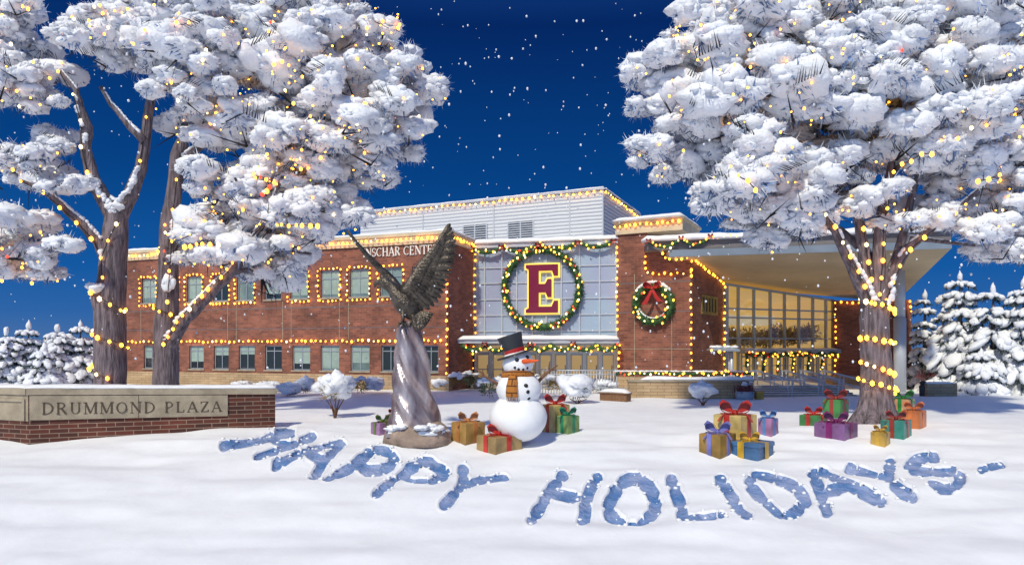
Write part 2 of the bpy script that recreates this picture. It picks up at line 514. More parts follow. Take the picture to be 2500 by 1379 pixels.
# ------------------------------------------------------------------ glyphs (serif capitals drawn as strokes)
T_, N_ = 0.16, 0.075
def _ser(x, y): return ('l', x - 0.14, y, x + 0.14, y, 0.05)
GL = {
 'D': (0.88, [('l', .17, 0, .17, 1, T_), ('a', .30, .5, .50, .47, -90, 90, .13), ('l', .05, .975, .32, .975, N_), ('l', .05, .025, .32, .025, N_)]),
 'R': (0.84, [('l', .17, 0, .17, 1, T_), ('a', .34, .74, .28, .235, -90, 90, .12), ('l', .05, .975, .36, .975, N_), ('l', .17, .5, .36, .5, N_), ('l', .40, .5, .74, .02, T_), _ser(.17, .02)]),
 'U': (0.90, [('l', .18, .3, .18, 1, T_), ('a', .44, .3, .26, .27, 180, 360, .10), ('l', .70, .3, .70, 1, N_), _ser(.18, .98), _ser(.70, .98)]),
 'M': (1.06, [('l', .13, 0, .13, 1, N_), ('l', .13, 1, .5, .05, T_), ('l', .5, .05, .86, 1, N_), ('l', .90, 0, .90, 1, T_), _ser(.13, .02), _ser(.90, .02), _ser(.1, .98), _ser(.93, .98)]),
 'O': (0.94, [('a', .46, .5, .37, .46, 0, 360, .12)]),
 'N': (0.94, [('l', .15, 0, .15, 1, N_), ('l', .15, 1, .78, .02, T_), ('l', .78, 0, .78, 1, N_), _ser(.15, .02), _ser(.12, .98), _ser(.78, .98)]),
 'P': (0.76, [('l', .17, 0, .17, 1, T_), ('a', .34, .72, .28, .255, -90, 90, .12), ('l', .05, .975, .36, .975, N_), ('l', .17, .46, .36, .46, N_), _ser(.17, .02)]),
 'L': (0.76, [('l', .17, 0, .17, 1, T_), ('l', .05, .025, .66, .025, N_), ('l', .65, .02, .65, .25, N_), _ser(.17, .98)]),
 'A': (0.92, [('l', .08, 0, .43, 1, N_), ('l', .43, 1, .80, 0, T_), ('l', .2, .34, .68, .34, N_), _ser(.1, .02), _ser(.80, .02)]),
 'Z': (0.78, [('l', .07, .97, .68, .97, N_), ('l', .64, .97, .12, .03, T_), ('l', .07, .03, .68, .03, N_), ('l', .68, .02, .68, .22, N_), ('l', .08, .78, .08, .98, N_)]),
 'I': (0.42, [('l', .2, 0, .2, 1, T_), _ser(.2, .02), _ser(.2, .98)]),
 'S': (0.70, [('a', .34, .73, .24, .23, 15, 265, .12), ('a', .34, .26, .26, .23, -165, 95, .12)]),
 'C': (0.86, [('a', .46, .5, .38, .46, 45, 315, .13)]),
 'H': (0.96, [('l', .18, 0, .18, 1, T_), ('l', .76, 0, .76, 1, T_), ('l', .18, .5, .76, .5, N_), _ser(.18, .02), _ser(.76, .02), _ser(.18, .98), _ser(.76, .98)]),
 'E': (0.78, [('l', .17, 0, .17, 1, T_), ('l', .05, .975, .64, .975, N_), ('l', .05, .025, .66, .025, N_), ('l', .17, .52, .52, .52, N_), ('l', .63, .8, .63, 1, N_), ('l', .65, 0, .65, .22, N_), ('l', .52, .43, .52, .61, N_)]),
 'T': (0.84, [('l', .41, 0, .41, 1, T_), ('l', .05, .975, .77, .975, N_), ('l', .06, .8, .06, 1, N_), ('l', .76, .8, .76, 1, N_), _ser(.41, .02)]),
 ' ': (0.45, []),
}


def glyph(mb, ch, org, R, U, Nn, h, sx, th):
    k = [0]
    def quad(p):
        off = Nn * (0.0015 * k[0]); k[0] += 1
        mb.prism([org + R * (x * h * sx) + U * (y * h) + off for x, y in p], Nn * th)
    for g in GL[ch][1]:
        if g[0] == 'l':
            _, x0, y0, x1, y1, t = g
            dx, dy = x1 - x0, y1 - y0; L = math.hypot(dx, dy); nx, ny = -dy / L * t / 2, dx / L * t / 2
            quad([(x0 + nx, y0 + ny), (x0 - nx, y0 - ny), (x1 - nx, y1 - ny), (x1 + nx, y1 + ny)])
        else:
            _, cx, cy, rx, ry, a0, a1, t = g; n = max(6, int(abs(a1 - a0) / 22))
            outp, inp = [], []
            for i in range(n + 1):
                a = math.radians(a0 + (a1 - a0) * i / n)
                outp.append((cx + (rx + t / 2) * math.cos(a), cy + (ry + t / 4) * math.sin(a)))
                inp.append((cx + (rx - t / 2) * math.cos(a), cy + (ry - t / 4) * math.sin(a)))
            for i in range(n): quad([outp[i], outp[i + 1], inp[i + 1], inp[i]])


# ------------------------------------------------------------------ vertical planes seen in the photo
class Plane:
    def __init__(s, px0, D0, px1, D1):
        s.a = W(px0, HZ, D0); s.b = W(px1, HZ, D1); s.a.z = s.b.z = 0
        s.d = (s.b - s.a); s.L = s.d.length; s.d.normalize()
        s.n = Vector((s.d.y, -s.d.x, 0))                     # towards the camera side
    def u(s, px):
        t = (px - 1250) / F                                  # x = t*y
        ax, ay, dx, dy = s.a.x, s.a.y, s.d.x, s.d.y
        return (t * ay - ax) / (dx - t * dy)
    def D(s, px): return s.a.y + s.d.y * s.u(px)
    def z(s, px, py): return H - (py - HZ) / F * s.D(px)
    def hit(s, px, py, off=0.0):
        return s.at(s.u(px), s.z(px, py), off)
    def at(s, u, z, off=0.0):
        p = s.a + s.d * u + s.n * off; p.z = z; return p


def wall_mesh(pl, u0, u1, z0, z1, holes, reveal=0.22, thick=0.35, off=0.0):
    us = sorted({u0, u1, *[h[0] for h in holes], *[h[1] for h in holes]}); zs = sorted({z0, z1, *[h[2] for h in holes], *[h[3] for h in holes]})
    mb = MB()
    for i in range(len(us) - 1):
        for j in range(len(zs) - 1):
            cu, cz = (us[i] + us[i + 1]) / 2, (zs[j] + zs[j + 1]) / 2
            if any(h[0] < cu < h[1] and h[2] < cz < h[3] for h in holes): continue
            mb.face([pl.at(us[i], zs[j], off), pl.at(us[i + 1], zs[j], off), pl.at(us[i + 1], zs[j + 1], off), pl.at(us[i], zs[j + 1], off)])
    for a, b, c, d in holes:
        q = [(a, c), (b, c), (b, d), (a, d)]
        for k in range(4):
            p, r = q[k], q[(k + 1) % 4]
            mb.face([pl.at(*p, off), pl.at(*p, off - reveal), pl.at(*r, off - reveal), pl.at(*r, off)])
    return mb


def pbox(mb, pl, u0, u1, z0, z1, o0, o1):
    """box on a plane between offsets o0 (back) and o1 (front)"""
    P = [pl.at(u, z, o) for z in (z0, z1) for u, o in ((u0, o1), (u1, o1), (u1, o0), (u0, o0))]
    return mb.hexa(P)


# ================================================================== camera, light, sky
cam = bpy.data.cameras.new('camera'); camo = bpy.data.objects.new('camera', cam); COL.objects.link(camo)
camo.location = (0, 0, H); camo.rotation_euler = (math.radians(90), 0, 0)
cam.sensor_width = 36; cam.lens = 36 * F / 2500; cam.shift_y = (HZ - 689.5) / 2500
cam.clip_end = 3000; SC.camera = camo

SUN_EL, SUN_AZ = math.radians(46), math.radians(204)     # azimuth clockwise from the view direction (+Y)
sd = Vector((math.sin(SUN_AZ) * math.cos(SUN_EL), math.cos(SUN_AZ) * math.cos(SUN_EL), math.sin(SUN_EL)))
sun = bpy.data.lights.new('sun', 'SUN'); sun.energy = 3.4; sun.angle = math.radians(3.0); sun.color = (1.0, 0.925, 0.72)
suno = bpy.data.objects.new('sun', sun); COL.objects.link(suno); suno.rotation_euler = sd.to_track_quat('Z', 'Y').to_euler()

wd = bpy.data.worlds.new('World'); SC.world = wd; wd.use_nodes = True
nt = wd.node_tree; bg = nt.nodes['Background']
sky = nt.nodes.new('ShaderNodeTexSky'); sky.sky_type = 'NISHITA'; sky.sun_disc = False
sky.sun_elevation = SUN_EL; sky.sun_rotation = SUN_AZ; sky.ozone_density = 4.0; sky.dust_density = 0.3
tc = nt.nodes.new('ShaderNodeTexCoord'); sx = nt.nodes.new('ShaderNodeSeparateXYZ')
nt.links.new(tc.outputs['Generated'], sx.inputs['Vector'])
ramp = nt.nodes.new('ShaderNodeValToRGB'); el = ramp.color_ramp.elements
el[0].position = 0.0; el[0].color = (0.075, 0.17, 0.38, 1)
el[1].position = 0.10; el[1].color = (0.007, 0.100, 0.36, 1)
for pos, c in ((0.045, (0.028, 0.13, 0.39, 1)), (0.22, (0.002, 0.056, 0.24, 1)), (0.42, (0.0015, 0.021, 0.125, 1)), (0.7, (0.022, 0.12, 0.46, 1))):
    e = el.new(pos); e.color = c
nt.links.new(sx.outputs['Z'], ramp.inputs['Fac'])
# bright side of the sky around the moon-like sun, behind the camera
dot = nt.nodes.new('ShaderNodeVectorMath'); dot.operation = 'DOT_PRODUCT'; dot.inputs[1].default_value = sd
nt.links.new(tc.outputs['Generated'], dot.inputs[0])
mr = nt.nodes.new('ShaderNodeMapRange'); mr.inputs['From Min'].default_value = 0.15; mr.inputs['From Max'].default_value = 1.0; mr.interpolation_type = 'SMOOTHSTEP'
nt.links.new(dot.outputs['Value'], mr.inputs['Value'])
mixa = nt.nodes.new('ShaderNodeMix'); mixa.data_type = 'RGBA'; mixa.blend_type = 'MIX'
nt.links.new(mr.outputs['Result'], mixa.inputs['Factor']); nt.links.new(ramp.outputs['Color'], mixa.inputs['A'])
skm = nt.nodes.new('ShaderNodeMix'); skm.data_type = 'RGBA'; skm.blend_type = 'MULTIPLY'; skm.inputs['Factor'].default_value = 1.0
nt.links.new(sky.outputs['Color'], skm.inputs['A']); skm.inputs['B'].default_value = (0.05, 0.072, 0.10, 1)
nt.links.new(skm.outputs['Result'], mixa.inputs['B'])
nt.links.new(mixa.outputs['Result'], bg.inputs['Color']); bg.inputs['Strength'].default_value = 1.0

SC.view_settings.view_transform = 'Standard'; SC.view_settings.look = 'None'; SC.view_settings.exposure = 0; SC.view_settings.gamma = 1
SC.cycles.use_denoising = True
SC.cycles.max_bounces = 6; SC.cycles.diffuse_bounces = 3; SC.cycles.glossy_bounces = 3; SC.cycles.transmission_bounces = 4
SC.cycles.sample_clamp_indirect = 4.0

# ================================================================== snow ground with trodden letters
STROKES = {
 'H1': [[(548, 1094), (600, 1083), (655, 1068), (709, 1054)], [(657, 1072), (690, 1084), (712, 1089)], [(629, 1119), (672, 1104), (712, 1088), (760, 1067)]],
 'A1': [[(674, 1137), (725, 1118), (770, 1099), (830, 1080)], [(766, 1169), (786, 1134), (816, 1102), (833, 1082)], [(757, 1114), (788, 1131)]],
 'P1': [[(802, 1174), (832, 1152), (864, 1134), (900, 1107)], [(874, 1134), (896, 1143), (931, 1141), (952, 1130), (963, 1115), (949, 1103), (922, 1097)]],
 'P2': [[(920, 1206), (941, 1185), (963, 1164), (989, 1145), (1014, 1126)], [(1027, 1120), (1051, 1118), (1072, 1129), (1085, 1141), (1077, 1156), (1053, 1166), (1016, 1164), (989, 1161)]],
 'Y1': [[(1131, 1134), (1131, 1160), (1126, 1185), (1110, 1203), (1085, 1233)], [(1130, 1186), (1158, 1172), (1184, 1164), (1229, 1155)]],
 'H2': [[(1374, 1156), (1359, 1174), (1339, 1200), (1322, 1229), (1299, 1267)], [(1457, 1165), (1440, 1192), (1431, 1218), (1424, 1274)], [(1356, 1203), (1408, 1211)]],
 'O': [[(1503, 1195), (1522, 1174), (1542, 1168), (1559, 1170), (1586, 1188), (1600, 1214), (1598, 1239), (1580, 1260), (1559, 1273), (1533, 1269), (1506, 1260), (1489, 1243), (1487, 1222), (1503, 1195)]],
 'L': [[(1640, 1172), (1649, 1193), (1658, 1218), (1665, 1243), (1670, 1266), (1699, 1269), (1758, 1267)]],
 'I': [[(1758, 1172), (1774, 1192), (1788, 1216), (1802, 1246), (1822, 1269)]],
 'D': [[(1831, 1176), (1846, 1160), (1871, 1163), (1906, 1172), (1943, 1188), (1963, 1207), (1966, 1222), (1948, 1243), (1931, 1257), (1906, 1262), (1882, 1239), (1860, 1216), (1836, 1192), (1831, 1176)]],
 'A2': [[(1987, 1154), (1993, 1176), (2004, 1201), (2012, 1226), (2020, 1247)], [(1991, 1149), (2012, 1152), (2043, 1170), (2076, 1187), (2110, 1203), (2151, 1222)], [(2024, 1198), (2058, 1191)]],
 'Y2': [[(2076, 1143), (2106, 1151), (2137, 1162), (2160, 1166)], [(2174, 1124), (2170, 1154), (2170, 1170), (2185, 1189), (2205, 1203), (2228, 1214)]],
 'S': [[(2280, 1116), (2257, 1116), (2232, 1122), (2222, 1135), (2232, 1147), (2262, 1149), (2293, 1149), (2324, 1151), (2345, 1164), (2345, 1181), (2326, 1197), (2301, 1199), (2280, 1187)]],
 'dash': [[(2398, 1146), (2440, 1135)]],
}
LETTER_LABEL = {
 'H1': 'letter H of HAPPY trodden into the snow, nearest the plaza sign wall', 'A1': 'letter A of HAPPY trodden into the snow below the bird statue',
 'P1': 'P right after the A of HAPPY, trodden into the snow', 'P2': 'P right before the Y of HAPPY, trodden into the snow',
 'Y1': 'letter Y that ends HAPPY, trodden into the snow', 'H2': 'letter H that begins HOLIDAYS, trodden into the snow',
 'O': 'round letter O of HOLIDAYS trodden into the snow', 'L': 'letter L of HOLIDAYS trodden into the snow', 'I': 'single slanted stroke, the letter I of HOLIDAYS, trodden into the snow',
 'D': 'pointed letter D of HOLIDAYS trodden into the snow', 'A2': 'letter A of HOLIDAYS trodden into the snow', 'Y2': 'letter Y of HOLIDAYS trodden into the snow next to the S',
 'S': 'curving letter S that ends HOLIDAYS, trodden into the snow', 'dash': 'short trodden dash in the snow after HOLIDAYS',
}


def axis(lo, hi, fine, glo, ghi, g=1.25):
    a = list(np.arange(lo, hi + 1e-6, fine)); st = fine
    while a[-1] < ghi: st *= g; a.append(a[-1] + st)
    st = fine
    while a[0] > glo: st *= g; a.insert(0, a[0] - st)
    return np.array(a)


gx = axis(-11.2, 13.6, 0.036, -900, 900); gy = axis(12.2, 22.6, 0.034, -60, 1500)
X, Y = np.meshgrid(gx, gy)
Zb = gz(X, Y)
fade = np.clip((40 - np.abs(Y - 20)) / 15, 0, 1)
Zg = Zb + gdrift(X, Y) * np.clip((Y - 5) / 5, 0.3, 1) * np.where(Y < 60, 1, 0.3)
with np.errstate(all='ignore'):
    PX = 1250 + F * X / np.maximum(Y, 1); PY = HZ + F * (H - Zb) / np.maximum(Y, 1)
# local wobble of the edges
wob = 10.0 * fbm(X * 3.2, Y * 1.5, 21, 2) + 4.0 * fbm(X * 7, Y * 3.0, 23, 1)
DIST = {}
near = (Y > 11) & (Y < 25)
tot = np.full(X.shape, 1e9)
along = np.zeros(X.shape)
for k, sts in STROKES.items():
    dmin = np.full(X.shape, 1e9); pinch = np.zeros(X.shape)
    for si, st in enumerate(sts):
        run = 14.0 + 9 * si
        for (x0, y0), (x1, y1) in zip(st[:-1], st[1:]):
            dx, dy = x1 - x0, y1 - y0; L2 = dx * dx + dy * dy
            t = np.clip(((PX - x0) * dx + (PY - y0) * dy) / L2, 0, 1)
            d = np.hypot(PX - x0 - t * dx, (PY - y0 - t * dy) * 1.05)
            a = run + t * math.sqrt(L2); run += math.sqrt(L2); gap = np.clip(1 - np.abs((a + 3 * fbm(X * 2, Y, 41, 1)) % 56 - 28) / 5.5, 0, 1)
            pinch = np.where(d < dmin, gap, pinch); dmin = np.minimum(dmin, d)
    rad = 12.0 if k in ('H1', 'A1', 'P1') else (12.8 if k in ('P2', 'Y1', 'dash') else 14.4)
    dn = (dmin + wob) / rad + (0.34 if k in ('H1', 'A1', 'P1', 'P2', 'Y1') else 0.46) * pinch; dn[~near] = 1e9
    DIST[k] = dn; tot = np.minimum(tot, dn)
step = 0.5 + 0.5 * np.clip((vnoise(X * 2.6, Y * 1.15, 31) - 0.30) * 3.2, 0, 1)     # each boot print is deeper than the ridge between prints
dig = np.clip((1.10 - tot) / 0.24, 0, 1); dig = dig * dig * (3 - 2 * dig)
rim = np.exp(-((tot - 1.28) / 0.17) ** 2) * (0.5 + 0.9 * vnoise(X * 5, Y * 3, 33))
Zt = Zg - 0.12 * dig * step + 0.016 * rim * (tot < 50)
ny, nx = X.shape
I = np.arange(ny * nx).reshape(ny, nx)
Q = np.stack([I[:-1, :-1], I[:-1, 1:], I[1:, 1:], I[1:, :-1]], -1).reshape(-1, 4)
ground = from_arrays('snow_ground', np.stack([X, Y, Zt], -1).reshape(-1, 3), Q, M['snow'])
ground['kind'] = 'structure'


def ground_z(x, y):
    return float(gz(x, y) + gdrift(np.array(x), np.array(y)) * min(1, max(0.3, (y - 5) / 5)) * (1 if y < 60 else 0.3))


def GG(px, py):
    p = G(px, py); p.z = ground_z(p.x, p.y); return p


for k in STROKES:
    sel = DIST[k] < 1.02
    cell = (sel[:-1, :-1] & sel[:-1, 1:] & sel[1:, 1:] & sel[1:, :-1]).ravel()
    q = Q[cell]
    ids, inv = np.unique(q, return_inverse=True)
    # snap the outline of the shade-blue trodden floor to a smooth contour
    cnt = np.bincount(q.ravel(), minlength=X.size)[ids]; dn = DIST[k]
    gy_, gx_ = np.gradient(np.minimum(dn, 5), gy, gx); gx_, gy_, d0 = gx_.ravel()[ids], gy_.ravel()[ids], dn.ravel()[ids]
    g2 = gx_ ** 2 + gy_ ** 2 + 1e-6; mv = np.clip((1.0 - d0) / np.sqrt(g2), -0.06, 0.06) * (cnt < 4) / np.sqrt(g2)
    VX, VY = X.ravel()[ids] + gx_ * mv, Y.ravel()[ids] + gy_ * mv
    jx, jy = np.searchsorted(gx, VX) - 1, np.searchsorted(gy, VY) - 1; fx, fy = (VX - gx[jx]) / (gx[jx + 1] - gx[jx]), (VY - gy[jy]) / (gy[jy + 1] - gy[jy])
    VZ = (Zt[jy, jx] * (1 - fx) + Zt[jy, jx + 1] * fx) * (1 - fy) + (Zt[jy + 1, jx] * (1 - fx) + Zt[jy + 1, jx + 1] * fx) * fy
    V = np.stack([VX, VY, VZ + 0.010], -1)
    o = from_arrays('snow_letter' if k != 'dash' else 'snow_mark', V, inv.reshape(-1, 4), M['trench_shade'])
    tag(o, LETTER_LABEL[k], 'snow writing', 'letters trodden into the snow')
    cr = Cloud(); js, is_ = np.where((DIST[k] > 0.55) & (DIST[k] < 1.5)); random.seed(len(js))
    for _ in range(int(len(js) / 60)):
        i_ = random.randrange(len(js)); a, b = js[i_], is_[i_]; r = random.choice((0.015, 0.02, 0.03, 0.045)); cr.lobe((X[a, b], Y[a, b], Zt[a, b] + r * 0.4), r * 1.3, r * 1.5, r * 0.8, LOBE0)
    cr.build('snow_crumbs', M['snow'], o)['kind'] = 'stuff'

# ================================================================== the arena building
A = Plane(305, 52.6, 1095, 43.3)
RT = Plane(1095, 43.3, 1157, 47.1)
GLS = Plane(1157, 47.1, 1510, 44.9)
B = Plane(1508, 44.6, 1690, 42.4)
Cw = Plane(1690, 42.4, 1765, 47.5)
HALL = Plane(1765, 47.5, 2035, 51.8)
R = Plane(2035, 51.4, 2226, 50.4)
PH = Plane(880, 61.0, 1473, 51.8)
PHR = Plane(1473, 51.8, 1562, 62.0)

bld = thing('arena_building', A.at(A.L * 0.8, 0), 'two storey red brick arena with metal penthouse, glass front and wide canopy', 'building')
ZA = 9.98
# --- left brick wing with recessed windows
up_px = [(346, 381), (400, 436), (457, 493), (521, 557), (579, 619), (646, 686), (709, 751), (783, 828), (854, 900), (928, 981), (1006, 1067)]
lo_px = [(351, 386), (402, 438), (462, 497), (522, 558), (583, 622), (647, 688), (714, 757), (783, 828), (856, 902), (931, 974), (1032, 1070)]
UZ, LZ = (6.05, 7.87), (1.22, 2.88)
holes = [(A.u(a), A.u(b), *UZ) for a, b in up_px] + [(A.u(a), A.u(b), *LZ) for a, b in lo_px]
wall_mesh(A, 0, A.L, 0.98, 9.28, holes).build('brick_wall', M['brick'], bld, uv=True)
mb = MB(); pbox(mb, A, -0.06, A.L + 0.06, -0.3, 0.98, -0.4, 0.06); mb.build('stone_base', M['stone'], bld, uv=True)
mb = MB(); pbox(mb, A, -0.12, A.L + 0.12, 9.28, 9.80, -0.5, 0.12); pbox(mb, A, -0.18, A.L + 0.18, 9.80, ZA, -0.6, 0.2)
pbox(mb, RT, 0.0, RT.L, 9.28, 9.80, -0.5, 0.12); pbox(mb, RT, 0.0, RT.L, 9.80, ZA, -0.6, 0.18)
mb.build('parapet', M['cream'], bld)
for z in (5.42, 4.02): mb = MB(); pbox(mb, A, 0, A.L, z, z + 0.05, -0.02, 0.012); mb.build('panel_joint', M['fascia_dark'], bld)
for px in (344, 380, 556, 577, 690, 711, 829, 851, 984, 1004):
    mb = MB(); pbox(mb, A, A.u(px) - 0.02, A.u(px) + 0.02, 3.3, 5.9, -0.02, 0.010); mb.build('movement_joint', M['limestone'], bld)
# back of the wing: side wall, roof
back = A.n * -14
mb = MB()
mb.face([A.at(0, -0.3), A.at(0, 9.6), A.at(0, 9.6) + back, A.at(0, -0.3) + back])
mb.face([A.at(0, -0.3) + back, A.at(0, 9.6) + back, A.at(A.L, 9.6) + back, A.at(A.L, -0.3) + back])
mb.build('rear_wall', M['brick'], bld, uv=True)
mb = MB()
mb.face([A.at(0, 9.62, -0.4), A.at(A.L, 9.62, -0.4), RT.at(RT.L, 9.62), A.at(A.L, 9.62) + back, A.at(0, 9.62) + back])
mb.build('roof_snow', M['snow'], bld)
mb = MB(); pbox(mb, RT, 0.01, RT.L, -0.3, 9.28, -0.3, 0.0); mb.build('brick_wall', M['brick'], bld, uv=True)
mb = MB(); snow_ridge(mb, [A.at(-0.2, ZA, -0.2), A.at(A.L + 0.2, ZA, -0.2)], 0.75, 0.20, seed=3); snow_ridge(mb, [RT.at(0.1, ZA, -0.2), RT.at(RT.L, ZA, -0.2)], 0.7, 0.2, seed=5)
mb.build('snow_cap', M['snow'], bld, smooth=True)


def window(pl, a, b, z0, z1, off, split, blindf, dark, parent):
    u0, u1 = pl.u(a) + 0.0, pl.u(b) - 0.0
    t = 0.07; mb = MB()
    for (x0, x1) in ((u0, u0 + t), (u1 - t, u1), ((u0 + u1) / 2 - t * 0.4, (u0 + u1) / 2 + t * 0.4)): pbox(mb, pl, x0, x1, z0, z1, off - 0.03, off + 0.05)
    zt = z0 + (z1 - z0) * split
    for (y0, y1) in ((z0, z0 + t), (z1 - t, z1), (zt - 0.03, zt + 0.03)): pbox(mb, pl, u0 + t, u1 - t, y0, y1, off - 0.028, off + 0.048)
    w = mb.build('window', M['metal'], parent)
    m2 = MB(); m2.face([pl.at(u0, z0, off), pl.at(u1, z0, off), pl.at(u1, z1, off), pl.at(u0, z1, off)])
    m2.build('pane', M['pane_dark'] if dark else M['pane'], w)
    if blindf > 0:
        m3 = MB()
        for (x0, x1) in ((u0 + t, (u0 + u1) / 2 - 0.03), ((u0 + u1) / 2 + 0.03, u1 - t)):
            pbox(m3, pl, x0, x1, z1 - t - (z1 - z0 - 2 * t) * blindf, z1 - t, off + 0.004, off + 0.010)
        m3.build('blind', M['blind'], w)
    m4 = MB(); pbox(m4, pl, u0 - 0.08, u1 + 0.08, z0 - 0.10, z0, off - 0.02, 0.07); m4.build('sill', M['limestone'], w)


random.seed(4)
for i, (a, b) in enumerate(up_px):
    window(A, a, b, *UZ, -0.16, 0.70, random.choice((0.9, 0.8, 0.95, 0.0)), i in (3, 5), bld)
for i, (a, b) in enumerate(lo_px):
    window(A, a, b, *LZ, -0.16, 0.78, (0.55, 0.0, 0.7, 0.4, 0.35, 0.0, 0.75, 0.95, 0.7, 0.0, 0.0)[i], i in (0, 1, 2, 3, 4, 5, 6, 9, 10), bld)

# --- glass block with coloured panels
ZG = 9.42
mb = MB(); pbox(mb, GLS, 0, GLS.L, 3.35, ZG, -0.2, 0.0); mb.build('curtain_wall', M['spandrel'], bld)
gxs = [1157, 1184, 1226, 1262, 1300, 1334, 1371, 1415, 1464, 1505]
gys = [GLS.z(1300, p) for p in (652, 690, 730, 769, 808)]
mb = MB()
for px in gxs: pbox(mb, GLS, GLS.u(px) - 0.045, GLS.u(px) + 0.045, 3.35, ZG, 0.0, 0.09)
for z in gys: pbox(mb, GLS, 0.05, GLS.L - 0.05, z - 0.035, z + 0.035, 0.0, 0.07)
mb.build('mullion', M['metal_light'], bld)
mb = MB(); pbox(mb, GLS, -0.1, GLS.L + 0.1, ZG, ZG + 0.28, -0.8, 0.22); mb.build('cornice', M['metal_light'], bld)
mb = MB(); snow_ridge(mb, [GLS.at(-0.1, ZG + 0.28, -0.1), GLS.at(GLS.L + 0.1, ZG + 0.28, -0.1)], 0.85, 0.34, seed=9, lump=0.25); mb.build('snow_cap', M['snow'], bld, smooth=True)
mb = MB(); mb.face([GLS.at(0, ZG + 0.27, -0.7), GLS.at(GLS.L, ZG + 0.27, -0.7), GLS.at(GLS.L, ZG + 0.27, -12), GLS.at(0, ZG + 0.27, -12)]); mb.build('roof_snow', M['snow'], bld)
# entrance canopy slab and doors underneath
EC = Plane(1115, 44.6, 1512, 43.4)
mb = MB(); pbox(mb, EC, 0, EC.L, 3.02, 3.24, -2.4, 0.0); mb.build('entrance_canopy', M['metal_light'], bld)
mb = MB(); snow_ridge(mb, [EC.at(0.0, 3.24, -0.55), EC.at(EC.L, 3.24, -0.55)], 1.3, 0.30, seed=12, lump=0.22); mb.build('snow_cap', M['snow'], bld, smooth=True)
mb = MB(); pbox(mb, GLS, 0, GLS.L, -0.2, 3.34, -1.2, -0.9); mb.build('lobby', M['lit_door'], bld)
dpx = list(np.linspace(1160, 1503, 10)); mb = MB()
for px in dpx: pbox(mb, GLS, GLS.u(px) - 0.06, GLS.u(px) + 0.06, 0.35, 3.0, -0.16, 0.0)
for z in (0.4, 2.42, 2.95): pbox(mb, GLS, 0.1, GLS.L - 0.1, z - 0.06, z + 0.06, -0.14, -0.01)
mb.build('door_frame', M['metal_light'], bld)
for a, b in zip(dpx[:-1], dpx[1:]):
    mb = MB(); u0, u1 = GLS.u(a) + 0.10, GLS.u(b) - 0.10
    for x0, x1 in ((u0, u0 + 0.09), (u1 - 0.09, u1)): pbox(mb, GLS, x0, x1, 0.46, 2.36, -0.11, -0.04)
    for z0, z1 in ((0.46, 0.75), (2.24, 2.36), (1.25, 1.32)): pbox(mb, GLS, u0 + 0.09, u1 - 0.09, z0, z1, -0.105, -0.045)
    d = mb.build('door', M['metal'], bld)
    mb = MB(); mb.tube([GLS.at(u1 - 0.14, 1.0, 0.0), GLS.at(u1 - 0.14, 1.6, 0.0)], 0.025, 6); mb.build('handle', M['louvre'], d)
mb = MB(); pbox(mb, GLS, 0, GLS.L, -0.2, 0.34, -0.9, 0.9); mb.build('threshold', M['concrete'], bld)

# --- brick pier block
zb1, zb2 = B.z(1545, 571), B.z(1640, 603)
uS = B.u(1578)
mb = MB()
for (u0, u1, z1) in ((0, uS, zb1), (uS, B.L, zb2)):
    mb.face([B.at(u0, 0.9), B.at(u1, 0.9), B.at(u1, z1), B.at(u0, z1)])
mb.face([B.at(uS, zb2), B.at(uS, zb2, -3), B.at(uS, zb1, -3), B.at(uS, zb1)])
mb.face([B.at(0, 0.9), B.at(0, zb1), B.at(0, zb1, -3), B.at(0, 0.9, -3)])
mb.build('brick_pier', M['brick'], bld, uv=True)
mb = MB(); pbox(mb, B, -0.05, B.L + 0.03, -0.3, 0.9, -1.0, 0.06); mb.build('stone_base', M['stone'], bld, uv=True)
mb = MB()
for px in (1549, 1640): pbox(mb, B, B.u(px) - 0.02, B.u(px) + 0.02, 0.9, 7.4 if px == 1549 else 5.0, -0.02, 0.012)
for z in (2.65,): pbox(mb, B, 0, B.L, z, z + 0.035, -0.02, 0.010)
mb.build('movement_joint', M['limestone'], bld)
mb = MB()
for py in (690, 762): z = B.z(1600, py); pbox(mb, B, 0, B.L, z, z + 0.05, -0.02, 0.008)
mb.build('panel_joint', M['fascia_dark'], bld)
zc0, zc1 = zb1, B.z(1545, 545)
mb = MB(); pbox(mb, B, -0.12, B.u(1668), zc0, zc1, -4.5, 0.14); pbox(mb, B, -0.2, B.u(1672), zc1, zc1 + 0.14, -4.6, 0.22); mb.build('parapet', M['cream'], bld)
mb = MB()
for o in (-0.3, -1.7, -3.1): snow_ridge(mb, [B.at(-0.2, zc1 + 0.13, o), B.at(B.u(1672), zc1 + 0.13, o)], 1.7, 0.3, seed=20 + o)
mb.build('snow_cap', M['snow'], bld, smooth=True)
# --- brick side wall running back under the canopy
zt0, zt1 = Cw.z(1690, 630), Cw.z(1765, 688)
mb = MB(); mb.hexa([Cw.at(0, 0.9, 0), Cw.at(Cw.L, 0.9, 0), Cw.at(Cw.L, 0.9, -0.4), Cw.at(0, 0.9, -0.4), Cw.at(0, zt0, 0), Cw.at(Cw.L, zt1, 0), Cw.at(Cw.L, zt1, -0.4), Cw.at(0, zt0, -0.4)])
mb.build('brick_wall', M['brick'], bld, uv=True)
mb = MB(); pbox(mb, Cw, 0.08, Cw.L, -0.3, 0.9, -0.4, 0.05); mb.build('stone_base', M['stone'], bld, uv=True)
